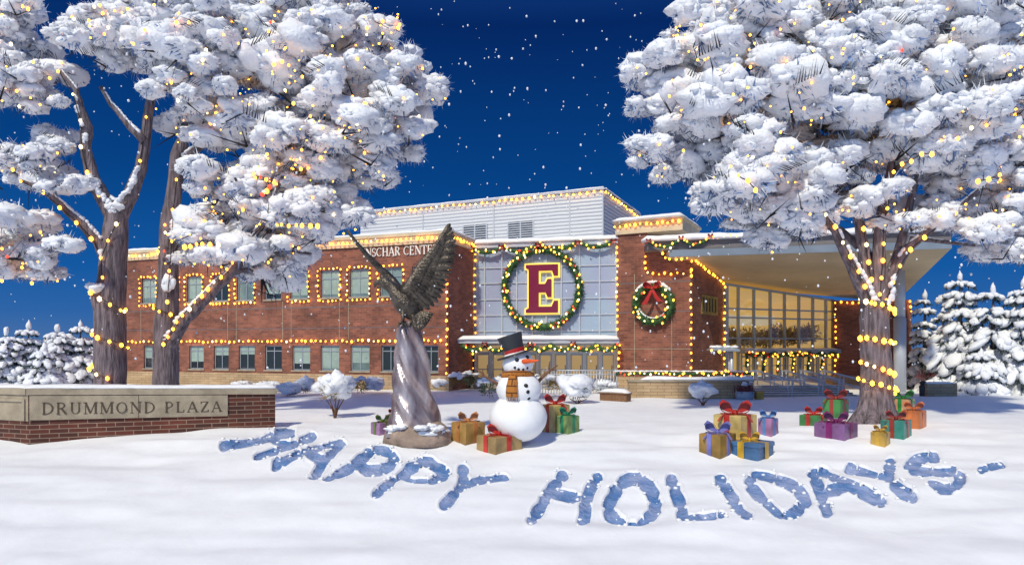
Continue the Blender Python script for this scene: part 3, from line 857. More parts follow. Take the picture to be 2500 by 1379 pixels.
# --- glazed hall
zh0, zh1 = HALL.z(1765, 690), HALL.z(2035, 731)
PZ = 0.5
def htop(u): return zh0 + (zh1 - zh0) * u / HALL.L
bk = HALL.n * -6
mb = MB()
mb.face([HALL.at(0, PZ) + bk, HALL.at(HALL.L, PZ) + bk, HALL.at(HALL.L, zh1) + bk, HALL.at(0, zh0) + bk])
mb.face([HALL.at(0, PZ), HALL.at(0, PZ) + bk, HALL.at(0, zh0) + bk, HALL.at(0, zh0)])
mb.face([HALL.at(HALL.L, PZ), HALL.at(HALL.L, zh1), HALL.at(HALL.L, zh1) + bk, HALL.at(HALL.L, PZ) + bk])
mb.face([HALL.at(0, zh0 - 0.02), HALL.at(HALL.L, zh1 - 0.02), HALL.at(HALL.L, zh1 - 0.02) + bk, HALL.at(0, zh0 - 0.02) + bk])
mb.build('lit_hall', M['lit'], bld)
vpx = [1772, 1802, 1840, 1880, 1915, 1950, 1984, 2016, 2033]; mb = MB()
for i, px in enumerate(vpx):
    u = HALL.u(px); w = 0.16 if i == 0 else 0.06
    pbox(mb, HALL, u - w, u + w, PZ, htop(u) - 0.02, -0.1, 0.1)
for py in (752, 773, 822): z = HALL.z(1880, py + 4); pbox(mb, HALL, 0.2, HALL.L, z - 0.05, z + 0.05, -0.08, 0.08)
mb.hexa([HALL.at(0, zh0 - 0.15, 0.09), HALL.at(HALL.L, zh1 - 0.15, 0.09), HALL.at(HALL.L, zh1 - 0.15, -0.09), HALL.at(0, zh0 - 0.15, -0.09), HALL.at(0, zh0, 0.09), HALL.at(HALL.L, zh1, 0.09), HALL.at(HALL.L, zh1, -0.09), HALL.at(0, zh0, -0.09)])
mb.build('mullion', M['metal'], bld)
gm = bpy.data.materials.new('hall_glass'); gm.use_nodes = True; n_ = gm.node_tree
for n in list(n_.nodes): n_.nodes.remove(n)
o_ = n_.nodes.new('ShaderNodeOutputMaterial'); mx_ = n_.nodes.new('ShaderNodeMixShader'); tr_ = n_.nodes.new('ShaderNodeBsdfTransparent'); gl_ = n_.nodes.new('ShaderNodeBsdfGlossy')
tr_.inputs['Color'].default_value = (0.82, 0.86, 0.84, 1); gl_.inputs['Roughness'].default_value = 0.06; fr_ = n_.nodes.new('ShaderNodeFresnel'); fr_.inputs['IOR'].default_value = 2.2
n_.links.new(fr_.outputs[0], mx_.inputs[0]); n_.links.new(tr_.outputs[0], mx_.inputs[1]); n_.links.new(gl_.outputs[0], mx_.inputs[2]); n_.links.new(mx_.outputs[0], o_.inputs[0])
mb = MB()
mb.face([HALL.at(0, PZ, 0.0), HALL.at(HALL.L, PZ, 0.0), HALL.at(HALL.L, zh1, 0.0), HALL.at(0, zh0, 0.0)]); mb.build('hall_glazing', gm, bld)
# inside: added band and foliage imitate sky and treeline reflected in the glass
mb = MB(); pbox(mb, HALL, 0.2, HALL.L - 0.2, 4.55, 5.35, -5.9, -5.6); mb.build('sky_reflection_band', M['sky_reflection'], bld)
hp = Cloud(); random.seed(66)
for i in range(9):
    u = HALL.L * (0.10 + 0.105 * i); z = random.uniform(3.2, 3.9); p = np.array(HALL.at(u, z, -1.6))
    d = unit(rng.normal(size=(420, 3))); hp.blades(p + d * np.array([.9, .5, .75]) * rng.uniform(.2, 1, (420, 1)), unit(d + rng.normal(size=(420, 3)) * .6), rng.uniform(.15, .35, 420), rng.uniform(.08, .16, 420))
hp.build('treeline_reflection', M['treeline_leaf'], bld, smooth=False)
mb = MB(); pbox(mb, HALL, 0.2, HALL.L - 0.2, 2.45, 2.7, -2.4, -0.9); mb.build('added_foliage_ledge', M['limestone'], bld)  # ledge under the added foliage
zdh = HALL.z(1900, 858)
mb = MB(); pbox(mb, HALL, HALL.u(1802), HALL.L, zdh - 0.14, zdh + 0.14, -0.2, 0.7); mb.build('door_hood', M['metal'], bld)
mb = MB(); snow_ridge(mb, [HALL.at(HALL.u(1804), zdh + 0.14, 0.3), HALL.at(HALL.L, zdh + 0.14, 0.3)], 0.7, 0.12, seed=30); mb.build('snow_cap', M['snow'], bld, smooth=True)
hd = list(np.linspace(1806, 2032, 13))
for a, b in zip(hd[:-1], hd[1:]):
    u0, u1 = HALL.u(a) + 0.05, HALL.u(b) - 0.05; mb = MB()
    for x0, x1 in ((u0, u0 + 0.1), (u1 - 0.1, u1)): pbox(mb, HALL, x0, x1, PZ, zdh - 0.15, 0.02, 0.10)
    for z0, z1 in ((PZ + 0.02, PZ + 0.22), (zdh - 0.4, zdh - 0.28), (1.45, 1.52)): pbox(mb, HALL, u0 + 0.1, u1 - 0.1, z0, z1, 0.03, 0.09)
    mb.build('door', M['metal_light'], bld)
# --- right brick block
zr = R.z(2100, 733)
mb = MB()
mb.face([R.at(0, 0.7), R.at(R.L, 0.7), R.at(R.L, zr), R.at(0, zr)])
mb.face([R.at(R.L, 0.7), R.at(R.L, 0.7, -9), R.at(R.L, zr, -9), R.at(R.L, zr)])
mb.face([R.at(0, 0.7, -9), R.at(0, 0.7), R.at(0, zr), R.at(0, zr, -9)])
mb.build('brick_wall', M['brick'], bld, uv=True)
mb = MB(); pbox(mb, R, -0.05, R.L + 0.05, -0.3, 0.7, -9, 0.08); mb.build('stone_base', M['stone'], bld, uv=True)
# --- wide canopy
FL, FR, BR, BL = W(1634, 628, 41.9), W(2322, 607, 38.3), W(2230, 724, 50.6), W(1764, 688.5, 47.7)
BR2, BL2 = BR + Vector((0.4, 3, -0.2)), BL + Vector((-1.0, 2.2, 0.0))
mb = MB()
n = 10
def lerp(a, b, t): return a + (b - a) * t
grid = [[lerp(lerp(FL, FR, i / n), lerp(BL2, BR2, i / n), j / n) for i in range(n + 1)] for j in range(n + 1)]
for j in range(n):
    for i in range(n): mb.face([grid[j][i], grid[j + 1][i], grid[j + 1][i + 1], grid[j][i + 1]])
mb.build('soffit', M['soffit'], bld)
def band(mb, z0, z1, off, a=FL, b=FR):
    d = (b - a).normalized(); nn = Vector((d.y, -d.x, 0)).normalized() * off
    mb.hexa([a + nn + Vector((0, 0, z0)), b + nn + Vector((0, 0, z0)), b - nn + Vector((0, 1, z0)), a - nn + Vector((0, 1, z0)), a + nn + Vector((0, 0, z1)), b + nn + Vector((0, 0, z1)), b - nn + Vector((0, 1, z1)), a - nn + Vector((0, 1, z1))])
mb = MB(); band(mb, 0.0, 0.42, 0.12); band(mb, 0.0, 0.42, -0.12, FR, BR2); mb.build('fascia', M['bluegrey'], bld)
mb = MB(); FL0 = W(1580, 628, 42.3); band(mb, 0.42, 0.98, 0.0, FL0, FR); band(mb, 0.42, 0.98, 0.0, FR, BR2 + Vector((0, 0, 0.3))); mb.build('upper_fascia', M['fascia_dark'], bld)
mb = MB()
q = [FL0 + Vector((0, 0, 0.98)), FR + Vector((0, 0, 0.98)), BR2 + Vector((0, 0, 1.3)), BL2 + Vector((-1.5, 0, 1.6))]
mb.face(q); mb.build('roof_snow', M['snow'], bld)
mb = MB(); snow_ridge(mb, [FL0 + Vector((-0.3, 0.25, 0.96)), FR + Vector((0, 0.25, 0.96))], 1.0, 0.38, seed=40, lump=0.22); mb.build('snow_cap', M['snow'], bld, smooth=True)
mb = MB()
cb = W(2199, 955, 43.6); cb.z = -0.1; ct = W(2193, 690, 44.2)
cb.x = ct.x = W(2197, 850, 43.8).x; cb.y = ct.y = 43.8; ct.z = 7.6
mb.tube([cb, Vector((cb.x, cb.y, 4.6))], 0.36, 20); mb.tube([Vector((cb.x, cb.y, 4.6)), ct], 0.30, 20); mb.build('canopy_column', M['metal_light'], bld, smooth=True)
# --- corrugated metal penthouse
zp = PH.z(1473, 463)
mb = MB(); pbox(mb, PH, 0, PH.L, 9.0, zp, -8, 0); mb.build('penthouse', M['corr'], bld, uv=True)
mb = MB(); pbox(mb, PHR, 0.0, PHR.L, 9.0, zp - 0.01, -5.6, 0.02); mb.build('penthouse_side', M['corr'], bld, uv=True)
mb = MB()
for px in (1033, 1206, 1391, 1472): pbox(mb, PH, PH.u(px) - 0.05, PH.u(px) + 0.05, 9.0, zp, 0, 0.05)
pbox(mb, PH, -0.1, PH.L + 0.1, zp, zp + 0.12, -8.1, 0.12); pbox(mb, PHR, -0.05, PHR.L + 0.1, zp, zp + 0.118, -1, 0.12)
mb.build('penthouse_trim', M['metal_light'], bld)
for a, b, t, bt in ((1132, 1189, 549, 600), (1241, 1303, 541, 590)):
    u0, u1 = PH.u(a), PH.u(b); z1, z0 = PH.z((a + b) / 2, t), PH.z((a + b) / 2, bt); mb = MB()
    pbox(mb, PH, u0, u1, z0, z1, 0.01, 0.03); lv = mb.build('louvre', M['louvre'], bld)
    mb = MB(); k = 9
    for i in range(k): z = z0 + (z1 - z0) * (i + 0.5) / k; pbox(mb, PH, u0, u1, z - 0.045, z + 0.035, 0.03, 0.10)
    for x in (u0, (u0 + u1) / 2, u1): pbox(mb, PH, x - 0.05, x + 0.05, z0, z1, 0.03, 0.12)
    mb.build('blade', M['metal_light'], lv)
mb = MB(); snow_ridge(mb, [PH.at(0, zp + 0.12, -0.15), PH.at(PH.L, zp + 0.12, -0.15)], 0.6, 0.13, seed=50); snow_ridge(mb, [PHR.at(0, zp + 0.12, -0.15), PHR.at(PHR.L, zp + 0.12, -0.15)], 0.6, 0.13, seed=51)
mb.build('snow_cap', M['snow'], bld, smooth=True)
# --- small bronze plaque on the side wall
mb = MB(); pq = (Cw.u(1712), Cw.u(1751)); z0, z1 = Cw.z(1730, 768), Cw.z(1730, 722)
pbox(mb, Cw, pq[0], pq[1], z0, z1, 0.0, 0.05); pq_o = mb.build('plaque', mat('old_gold', (0.34, 0.27, 0.08), 0.45, metal=0.4, var=0.3, vscale=3), bld); mb = MB()
for i, f in enumerate((0.08, 0.26, 0.44, 0.62, 0.80)): uu = pq[0] + (pq[1] - pq[0]) * f; pbox(mb, Cw, uu, uu + 0.10, z0 + 0.18, z1 - 0.15, 0.05, 0.09)
mb.build('relief', M['dark'], pq_o)

# ================================================================== signs on the building
nm = thing('building_sign', A.hit(895, 627), 'raised white serif lettering INSCHAR CENTER on the brick wall top', 'sign')
txt = 'INSCHAR CENTER'; u = A.u(887); hgt = 0.56; tw = sum(GL[c][0] for c in txt) * hgt; sc_ = (A.u(1072) - u) / tw
for c in txt:
    w_ = GL[c][0] * hgt * sc_
    if c != ' ':
        mb = MB(); glyph(mb, c, A.at(u, 8.62, 0.015), A.d, Vector((0, 0, 1)), A.n, hgt, sc_, 0.06); mb.build('letter', M['sign_white'], nm)
    u += w_

Epts = [(0, 1), (1, 1), (1, .76), (.87, .76), (.82, .87), (.40, .87), (.40, .60), (.60, .60), (.68, .70), (.80, .70), (.80, .32), (.68, .32), (.62, .42), (.40, .42), (.40, .13), (.80, .13), (.88, .25), (1, .25), (1, 0), (0, 0), (0, .07), (.09, .10), (.09, .90), (0, .93)]
def offset_poly(P, d):
    out = []; n = len(P)
    for i in range(n):
        p0, p, p1 = np.array(P[i - 1]), np.array(P[i]), np.array(P[(i + 1) % n])
        a = (p - p0) / np.linalg.norm(p - p0); b = (p1 - p) / np.linalg.norm(p1 - p)
        na, nb = np.array([-a[1], a[0]]), np.array([-b[1], b[0]])
        m = na + nb; m /= max(0.35, np.dot(m, m) / 2)
        out.append(tuple(p + m * d))
    return out
eu0, eu1 = GLS.u(1286), GLS.u(1364); ez0, ez1 = GLS.z(1325, 764), GLS.z(1325, 647)
es = thing('letter_emblem', GLS.at((eu0 + eu1) / 2, ez0), 'big maroon block letter E with glowing gold edge on the glass panels', 'sign')
asp = (eu1 - eu0) / (ez1 - ez0)
def emap(P, off): return [GLS.at(eu0 + x / asp * (eu1 - eu0), ez0 + y * (ez1 - ez0), off) for x, y in P]
Eu = [(x * asp, y) for x, y in Epts]
mb = MB(); mb.prism(emap(offset_poly(Eu, 0.034), 0.10), GLS.n * 0.10); mb.build('gold_edge', M['gold'], es)
mb = MB(); mb.prism(emap(Eu, 0.203), GLS.n * 0.12); mb.build('face', M['maroon'], es)

# ================================================================== plaza sign wall
PW = Plane(70, 20.8, 672, 23.3)
zl, zr_ = 1.52, 1.38
def pzt(u): return zl + (zr_ - zl) * u / PW.L
sw = thing('sign_wall', PW.at(PW.L / 2, 0), 'low brick plaza wall with stone panel carved DRUMMOND PLAZA and snow on top', 'sign wall')
PL2 = Vector((-0.94, 0.34, 0)).normalized()          # the short return to the left
LR = 3.2
def slab(mb, u0, u1, z0a, z0b, o0, o1, top):
    P = []
    for k in (0, 1):
        for u, o in ((u0, o1), (u1, o1), (u1, o0), (u0, o0)):
            P.append(PW.at(u, (z0a if k == 0 else z0b) + (pzt(u) - zl if top else 0), o))
    mb.hexa(P)
mb = MB(); slab(mb, 0, PW.L, -1.0, zl - 0.21, -0.62, 0.0, True); slab
a0 = PW.at(0, 0)
def ret(z0, z1, f0, f1, l0, l1):
    """box on the left return: f outward offset, l along"""
    n2 = Vector((-PL2.y, PL2.x, 0)); n2 = n2 if n2.y < 0 else -n2
    return [a0 + PL2 * l + n2 * f + Vector((0, 0, z)) for z in (z0, z1) for l, f in ((l1, f1), (l0, f1), (l0, f0), (l1, f0))]
mb.hexa(ret(-1.0, 0.52, -0.6, -0.002, 0.004, LR))
mb.build('brick_body', M['brick_sign'], sw, uv=True)
mb = MB(); mb.hexa(ret(0.523, zl - 0.212, -0.6, 0.02, 0.004, LR)); mb.hexa(ret(0.53, 1.18, 0.02, 0.07, 0.10, 0.2)); mb.hexa(ret(1.10, 1.18, 0.021, 0.068, 0.2, LR)); mb.build('return_stone', M['limestone'], sw)
mb = MB(); slab(mb, -0.05, PW.L + 0.06, zl - 0.21, zl - 0.02, -0.68, 0.07, True); mb.hexa(ret(zl - 0.209, zl - 0.021, -0.66, 0.07, 0.05, LR)); mb.build('coping', M['limestone'], sw)
# carved panel
uP0, uP1 = 0.03, PW.u(556)
mb = MB(); um = PW.u(339)
for u0, u1 in ((uP0, um - 0.008), (um + 0.008, uP1)):
    P = [PW.at(u, (0.56 if k == 0 else zl - 0.23) + (pzt(u) - zl) * (1 if k else 0.6), o) for k in (0, 1) for u, o in ((u0, 0.05), (u1, 0.05), (u1, 0.0), (u0, 0.0))]
    mb.hexa(P)
mb.build('stone_panel', M['limestone'], sw)
# carved letters, groove shade painted as dark raised strokes
u = PW.u(103); txt = 'DRUMMOND PLAZA'; h0 = 0.36; tw = sum(GL[c][0] + 0.16 for c in txt) * h0; sx_ = (PW.u(547) - u) / tw
lo_ = lambda u: 0.72 + (pzt(u) - zl) * 0.75
for c in txt:
    if c != ' ':
        mb = MB(); hh = h0 * (1 - 0.10 * u / PW.L)
        glyph(mb, c, PW.at(u, lo_(u), 0.051), PW.d, Vector((0, 0, 1)), PW.n, hh, sx_ * h0 / hh, 0.004); mb.build('letter', M['engraving_shade'], sw)
    u += (GL[c][0] + 0.16) * h0 * sx_
mb = MB(); snow_ridge(mb, [PW.at(-0.1, zl - 0.02, -0.3), PW.at(PW.L + 0.05, zr_ - 0.02, -0.3)], 0.74, 0.11, step=0.2, seed=60, lump=0.3)
snow_ridge(mb, [a0 + PL2 * 0.05 + Vector((0.05, 0.3, zl - 0.02)), a0 + PL2 * LR + Vector((0.1, 0.3, zl - 0.02))], 0.7, 0.10, step=0.2, seed=61)
mb.build('snow_cap', M['snow'], sw, smooth=True)


# ================================================================== snow clad broadleaf trees
def in_poly(x, y, P):
    c = False; j = len(P) - 1
    for i in range(len(P)):
        xi, yi = P[i]; xj, yj = P[j]
        if (yi > y) != (yj > y) and x < (xj - xi) * (y - yi) / (yj - yi) + xi: c = not c
        j = i
    return c


def edge_dist(x, y, P):
    d = 1e9
    for (x0, y0), (x1, y1) in zip(P, P[1:] + P[:1]):
        dx, dy = x1 - x0, y1 - y0; t = max(0, min(1, ((x - x0) * dx + (y - y0) * dy) / (dx * dx + dy * dy + 1e-9)))
        d = min(d, math.hypot(x - x0 - t * dx, y - y0 - t * dy))
    return d


def limb(mb, D, pts, dd=0.0, n=10, snowc=None, jit=0.06):
    """pts: (px, py, radius px); dd: how far the tip swings in depth"""
    P = []; Rr = []; N = len(pts)
    # densify
    for i in range(N - 1):
        for t in (0, 0.34, 0.67):
            a, b = pts[i], pts[i + 1]; s = (i + t) / (N - 1)
            q = [a[k] + (b[k] - a[k]) * t for k in range(3)]
            P.append(W(q[0] + random.uniform(-1, 1) * 1.5, q[1], D + dd * s)); Rr.append(q[2] / F * D)
    P.append(W(pts[-1][0], pts[-1][1], D + dd)); Rr.append(pts[-1][2] / F * D)
    mb.tube(P, Rr, n, jit)
    if snowc is not None:
        for i in range(len(P) - 1):
            d = P[i + 1] - P[i]; horiz = math.hypot(d.x, d.y) / max(d.length, 1e-6)
            if horiz > 0.28 and random.random() < 0.85:
                for t in (0.25, 0.75):
                    c = P[i].lerp(P[i + 1], t); r = Rr[i]
                    up = Vector((-0.35 if d.x * d.z < 0 else 0.35, -0.35, 1)); up -= d.normalized() * up.dot(d.normalized()); up.normalize()
                    snowc.lobe_dir(c + up * r * 0.85, d, d.length * 0.36, r * 0.62, r * 0.38)
    return P


def crown(polys, D, depth, spacing, rpx, seed, snowm, dens=3.2):
    """returns list of clump centres (world) scattered through a volume whose outline follows the polygons"""
    random.seed(seed); out = []
    for P in polys:
        xs = [p[0] for p in P]; ys = [p[1] for p in P]
        area = (max(xs) - min(xs)) * (max(ys) - min(ys)); n = int(area / spacing ** 2 * dens * 3); got = []
        for _ in range(n):
            x, y = random.uniform(min(xs), max(xs)), random.uniform(min(ys), max(ys))
            if not in_poly(x, y, P): continue
            e = edge_dist(x, y, P)
            if e < rpx * 0.34: continue
            half = depth * min(1.0, math.sqrt(e / (rpx * 4.5)))
            dz = random.uniform(-1, 1) * half
            if dz < 0.1 * half and float(vnoise(x / 95.0, y / 62.0, seed)) < 0.31 and e > rpx * 0.9: continue
            if any((x - g[0]) ** 2 + (y - g[1]) ** 2 + ((dz - g[2]) * 40) ** 2 < spacing ** 2 for g in got): continue
            got.append((x, y, dz))
            rr = rpx * (0.55 + 0.45 * min(1, e / (rpx * 1.2))) * random.uniform(0.8, 1.2)
            out.append((W(x, y, D + dz), rr / F * D, dz / max(half, 0.01)))
    return out


def leafy(clumps, tree, tip=None):
    """soft snow masses covered in small tufts and frosted sprays, foliage below, twigs"""
    S, Fo, Tw, Fr = tip or Cloud(), Cloud(), Cloud(), Cloud()
    for c, r, dep in clumps:
        c = np.array(c)
        cores = []
        for k in range(3):
            o = np.array([random.gauss(0, 0.42), random.gauss(0, 0.36), random.gauss(0.02, 0.24)]) * r
            e = np.array([random.uniform(0.85, 1.25), 0.9, random.uniform(0.50, 0.68)]) * r * random.uniform(0.44, 0.68)
            S.lobe(c + o, *e, LOBE2 if dep < 0.2 else LOBE1); cores.append((c + o, e))
        for o, e in cores:
            # tufts on the upper and front side
            n = 16 if dep < 0.3 else 6
            d = unit(rng.normal(size=(n, 3)) + np.array([0, -0.45, 0.45]))
            for q in d:
                s = r * random.choice((0.06, 0.08, 0.10, 0.13, 0.17)); S.lobe(o + q * e * 0.95, s * 1.35, s, s * 0.75, LOBE0)
            # frosted sprays: upper half white, lower half foliage blued for shade
            n = 85
            d = unit(rng.normal(size=(n, 3)) + np.array([0, -0.2, 0.15]))
            Fr.blades(o + d * e * 0.85, unit(d + 0.75 * rng.normal(size=(n, 3))), r * rng.uniform(0.12, 0.42, n), r * rng.uniform(0.022, 0.055, n))
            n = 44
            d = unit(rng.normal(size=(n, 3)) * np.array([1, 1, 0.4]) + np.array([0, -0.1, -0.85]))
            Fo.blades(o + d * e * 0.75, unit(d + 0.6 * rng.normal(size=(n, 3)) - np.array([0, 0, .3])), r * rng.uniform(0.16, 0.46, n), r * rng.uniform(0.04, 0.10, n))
        # hatch-like fans of dark twigs in front
        if random.random() < 0.5:
            a = c + np.array([random.uniform(-.6, .6), -random.uniform(0.6, 0.95), random.uniform(-.5, .35)]) * r
            dv = unit(np.array([[random.uniform(-1, 1), -0.25, random.uniform(0.1, 1)]]))[0]
            m = 9; ts = np.linspace(0, 1, m)[:, None]
            st = np.array([random.choice((-1, 1)) * 0.9, -0.2, 0.35]) * r * 0.6
            Tw.blades(a + ts * st, np.repeat(unit(np.array([dv]) + 0.01), m, 0) + 0.12 * rng.normal(size=(m, 3)), r * rng.uniform(0.25, 0.5, m), np.full(m, 0.035 * r + 0.006))
        if random.random() < 0.5:
            a = c - np.array([0, 0.3 * r, r * 0.6]); m = 3
            Tw.blades(np.repeat(a[None], m, 0), unit(rng.normal(size=(m, 3)) + np.array([0, -.4, .4])), r * rng.uniform(0.7, 1.3, m), np.full(m, 0.08 * r))
    S.build('crown_snow', M['snow_tree'], tree)
    Fr.build('frosted_spray', M['frost'], tree, smooth=False)
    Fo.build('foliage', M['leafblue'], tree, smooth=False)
    Tw.build('twigs', M['twig'], tree, smooth=False)['kind'] = 'stuff'


def crown_lights(clumps, label, nbig, nstuff, seed, r=0.05):
    random.seed(seed)
    front = [c for c in clumps if c[2] < 0.35] or clumps
    t = thing('fairy_lights', clumps[0][0], label, 'fairy lights', 'fairy lights in the tree crowns')
    V, T = _ico(1); vs = []; ts = []; n0 = 0
    for i in range(nbig + nstuff):
        c, rr, _ = random.choice(front)
        d = Vector((random.gauss(0, .8), -random.uniform(0.5, 1.3), random.gauss(-0.15, .7))).normalized()
        p = Vector(c) + Vector((d.x * rr * 1.12, d.y * rr * 1.1, d.z * rr * 0.9))
        if i < nbig: bulb(t, p, random.choice(['warm'] * 6 + ['white'] * 3 + ['orange'] * 2 + ['red'] * (i % 9 == 0)), r * random.choice((0.8, 1, 1, 1.25)))
        else: vs.append(V * r * random.uniform(0.45, 0.9) + np.array(p)); ts.append(T + n0); n0 += len(V)
    if vs:
        o = from_arrays('small_bulbs', np.concatenate(vs), np.concatenate(ts), M['bulb_warm'], t); o['kind'] = 'stuff'
    return t


def limb_lights(P, label, step, r, group='string lights wound on the trunks', k=None, rad=None):
    """string spiralling along a limb (world points)"""
    return string_lights(P, label, step=step, r=r, group=group, jit=0.03, kinds=k, dep=0.02)


def ring_path(D, px, py0, py1, rpx, turns=1.0, ph=math.pi, n=14):
    """turns of cable round a trunk at px, from row py0 to row py1"""
    out = []
    for i in range(int(n * turns) + 1):
        t = i / (n * turns); a = ph + 2 * math.pi * turns * t
        c = W(px, py0 + (py1 - py0) * t, D); R_ = rpx / F * D
        out.append(c + Vector((math.cos(a) * R_, math.sin(a) * R_, 0)))
    return out


# ---- tree standing behind the sign wall, left of the pair
D1 = 26.7
t1 = thing('snowy_tree', W(270, 1022, D1), 'forked snow laden tree behind the sign wall, thick trunk at the far left', 'tree', 'snow laden trees')
mb, bs = MB(), Cloud()
limb(mb, D1, [(272, 1030, 46), (270, 990, 40), (270, 930, 36), (268, 860, 35), (267, 760, 34), (275, 640, 30), (283, 560, 28), (285, 512, 25)], 0, 14)
LL = limb(mb, D1, [(280, 530, 22), (250, 480, 18), (225, 430, 15), (208, 360, 12), (212, 310, 14), (195, 260, 9), (185, 220, 7), (150, 175, 5)], -0.8, 10, bs)
RL = limb(mb, D1, [(286, 530, 22), (320, 475, 17), (345, 410, 14), (353, 350, 12), (366, 260, 11), (378, 200, 11), (386, 150, 9), (392, 90, 6)], 0.4, 10, bs)
RS = limb(mb, D1, [(352, 345, 11), (310, 300, 8), (272, 255, 6), (246, 212, 5)], -0.5, 8, bs)
BL_ = limb(mb, D1, [(272, 650, 18), (240, 590, 14), (200, 545, 12), (150, 500, 9), (110, 465, 7), (50, 440, 4)], -1.2, 9, bs)
limb(mb, D1, [(283, 500, 14), (235, 470, 10), (190, 440, 8), (140, 420, 5)], 0.7, 8, bs)
limb(mb, D1, [(262, 790, 20), (246, 745, 19), (236, 708, 17)], -0.3, 9)
mb.build('trunk', M['bark'], t1, smooth=True)
bs.lobe(W(234, 704, D1 - 0.4), 0.36, 0.36, 0.24, LOBE2); bs.lobe(W(248, 700, D1 - 0.3), 0.30, 0.3, 0.18, LOBE2); bs.lobe(W(285, 505, D1 - 0.2), 0.35, 0.3, 0.2, LOBE2)
polys1 = [
 [(-40, 120), (60, 115), (110, 110), (190, 115), (205, 160), (195, 210), (150, 250), (140, 300), (95, 300), (40, 270), (-40, 290)],
 [(-40, 330), (60, 320), (165, 295), (190, 370), (215, 440), (170, 500), (110, 490), (40, 470), (-40, 480)],
 [(-40, 500), (60, 505), (130, 525), (185, 575), (180, 640), (110, 700), (40, 690), (-40, 700)],
 [(150, 70), (215, -10), (420, -40), (585, -30), (590, 160), (560, 240), (470, 290), (400, 250), (365, 170), (320, 160), (270, 180), (205, 150)],
 [(216, 185), (250, 178), (284, 195), (278, 222), (240, 228), (218, 210)],
 [(-60, -30), (60, -30), (90, 40), (70, 100), (-60, 120)],
]
cl1 = crown(polys1, D1, 3.2, 50, 66, 101, None)
leafy(cl1, t1, bs)
crown_lights(cl1, 'warm fairy lights scattered in the crown of the far left forked tree', 100, 60, 5)
random.seed(55)
limb_lights([p + Vector((0, -0.25, 0)) for p in LL[3:]], 'warm string lights up the left fork of the far left tree', 0.95, 0.075)
limb_lights([p + Vector((0.05, -0.22, 0)) for p in RL[2:14]], 'warm string lights up the right fork of the far left tree', 0.85, 0.075)
limb_lights([p + Vector((0, -0.3, 0)) for p in BL_[1:]], 'warm string lights along the low left branch of the far left tree', 0.75, 0.085)
limb_lights([W(222, 712, D1 - .7), W(258, 735, D1 - .75), W(306, 758, D1 - .6), W(306, 750, D1 + .3)], 'string lights slung from the snowy stub across the forked tree trunk', 0.42, 0.09)
limb_lights(ring_path(D1, 270, 806, 846, 40, 0.55, math.pi, 20), 'string lights looped once round the middle of the forked tree trunk', 0.45, 0.09)
limb_lights(ring_path(D1, 268, 888, 928, 41, 0.4, math.pi, 20), 'string lights looped low round the forked tree trunk above the wall', 0.45, 0.09)
limb_lights([W(284, 545, D1 - .5), W(262, 590, D1 - .55), W(246, 632, D1 - .6), W(250, 690, D1 - .6)], 'string lights hanging down the forked trunk just below the fork', 0.7, 0.09)

# ---- second tree, right of the pair
D2 = 27.6
t2 = thing('snowy_tree', W(404, 1015, D2), 'tall snow laden tree behind the sign wall with a branch leaning right', 'tree', 'snow laden trees')
mb, bs = MB(), Cloud()
limb(mb, D2, [(404, 1022, 36), (405, 980, 32), (405, 900, 30), (406, 800, 27), (410, 690, 25), (412, 560, 21), (424, 470, 18), (434, 380, 16), (455, 320, 13), (490, 250, 10), (530, 170, 7)], 0, 13)
BR_ = limb(mb, D2, [(398, 880, 18), (420, 830, 17), (452, 780, 15), (510, 720, 13), (560, 670, 11), (600, 610, 8), (650, 530, 6), (690, 430, 4)], -1.2, 10, bs)
limb(mb, D2, [(432, 400, 12), (500, 350, 10), (560, 260, 8), (585, 170, 6)], 0.8, 8, bs)
limb(mb, D2, [(450, 330, 10), (600, 320, 8), (760, 300, 6), (900, 270, 4)], 1.4, 8, bs)
limb(mb, D2, [(560, 670, 8), (690, 560, 6), (800, 500, 4)], 0.8, 8, bs)
limb(mb, D2, [(560, 670, 7), (610, 655, 5), (650, 680, 4), (668, 715, 2)], -0.6, 7, bs); limb(mb, D2, [(600, 640, 6), (690, 610, 5), (760, 620, 3)], -0.3, 7, bs)
limb(mb, D2, [(600, 500, 6), (585, 460, 5), (574, 436, 3)], -2.0, 7); limb(mb, D2, [(640, 500, 6), (652, 460, 5), (668, 425, 3)], -2.2, 7)
mb.build('trunk', M['bark'], t2, smooth=True)
bs.lobe(W(412, 690, D2 - 0.5), 0.25, 0.2, 0.36, LOBE2)
polys2 = [
 [(540, -30), (700, -60), (880, -40), (980, 60), (1008, 110), (1040, 150), (1055, 185), (1100, 222), (1094, 268), (1058, 295), (1028, 340), (1000, 370), (988, 460), (962, 480), (925, 455), (905, 470), (780, 430), (660, 420), (560, 385), (470, 365), (385, 355), (378, 270), (470, 275), (560, 240), (590, 140)],
 [(530, 390), (640, 370), (760, 390), (900, 440), (915, 520), (905, 560), (880, 590), (840, 580), (800, 590), (745, 600), (700, 580), (600, 560), (520, 540), (470, 520), (490, 470), (530, 430)],
 [(400, 570), (450, 510), (560, 490), (700, 520), (800, 570), (790, 640), (740, 665), (712, 735), (655, 765), (605, 705), (550, 665), (500, 660), (420, 650), (350, 660), (370, 620)],
]
cl2 = crown(polys2, D2, 3.6, 54, 78, 202, None)
leafy(cl2, t2, bs)
crown_lights(cl2, 'many warm fairy lights in the broad crown of the leaning branch tree', 100, 330, 6)
random.seed(56)
limb_lights([p + Vector((-0.05, -0.3, 0.1)) for p in BR_[1:16]], 'warm string lights along the leaning snowy branch of the second tree', 0.36, 0.085)
limb_lights([W(408, 735, D2 - .75), W(418, 620, D2 - .65), W(424, 500, D2 - .6), W(438, 385, D2 - .5)], 'sparse string lights up the second trunk above the leaning branch', 1.2, 0.085)
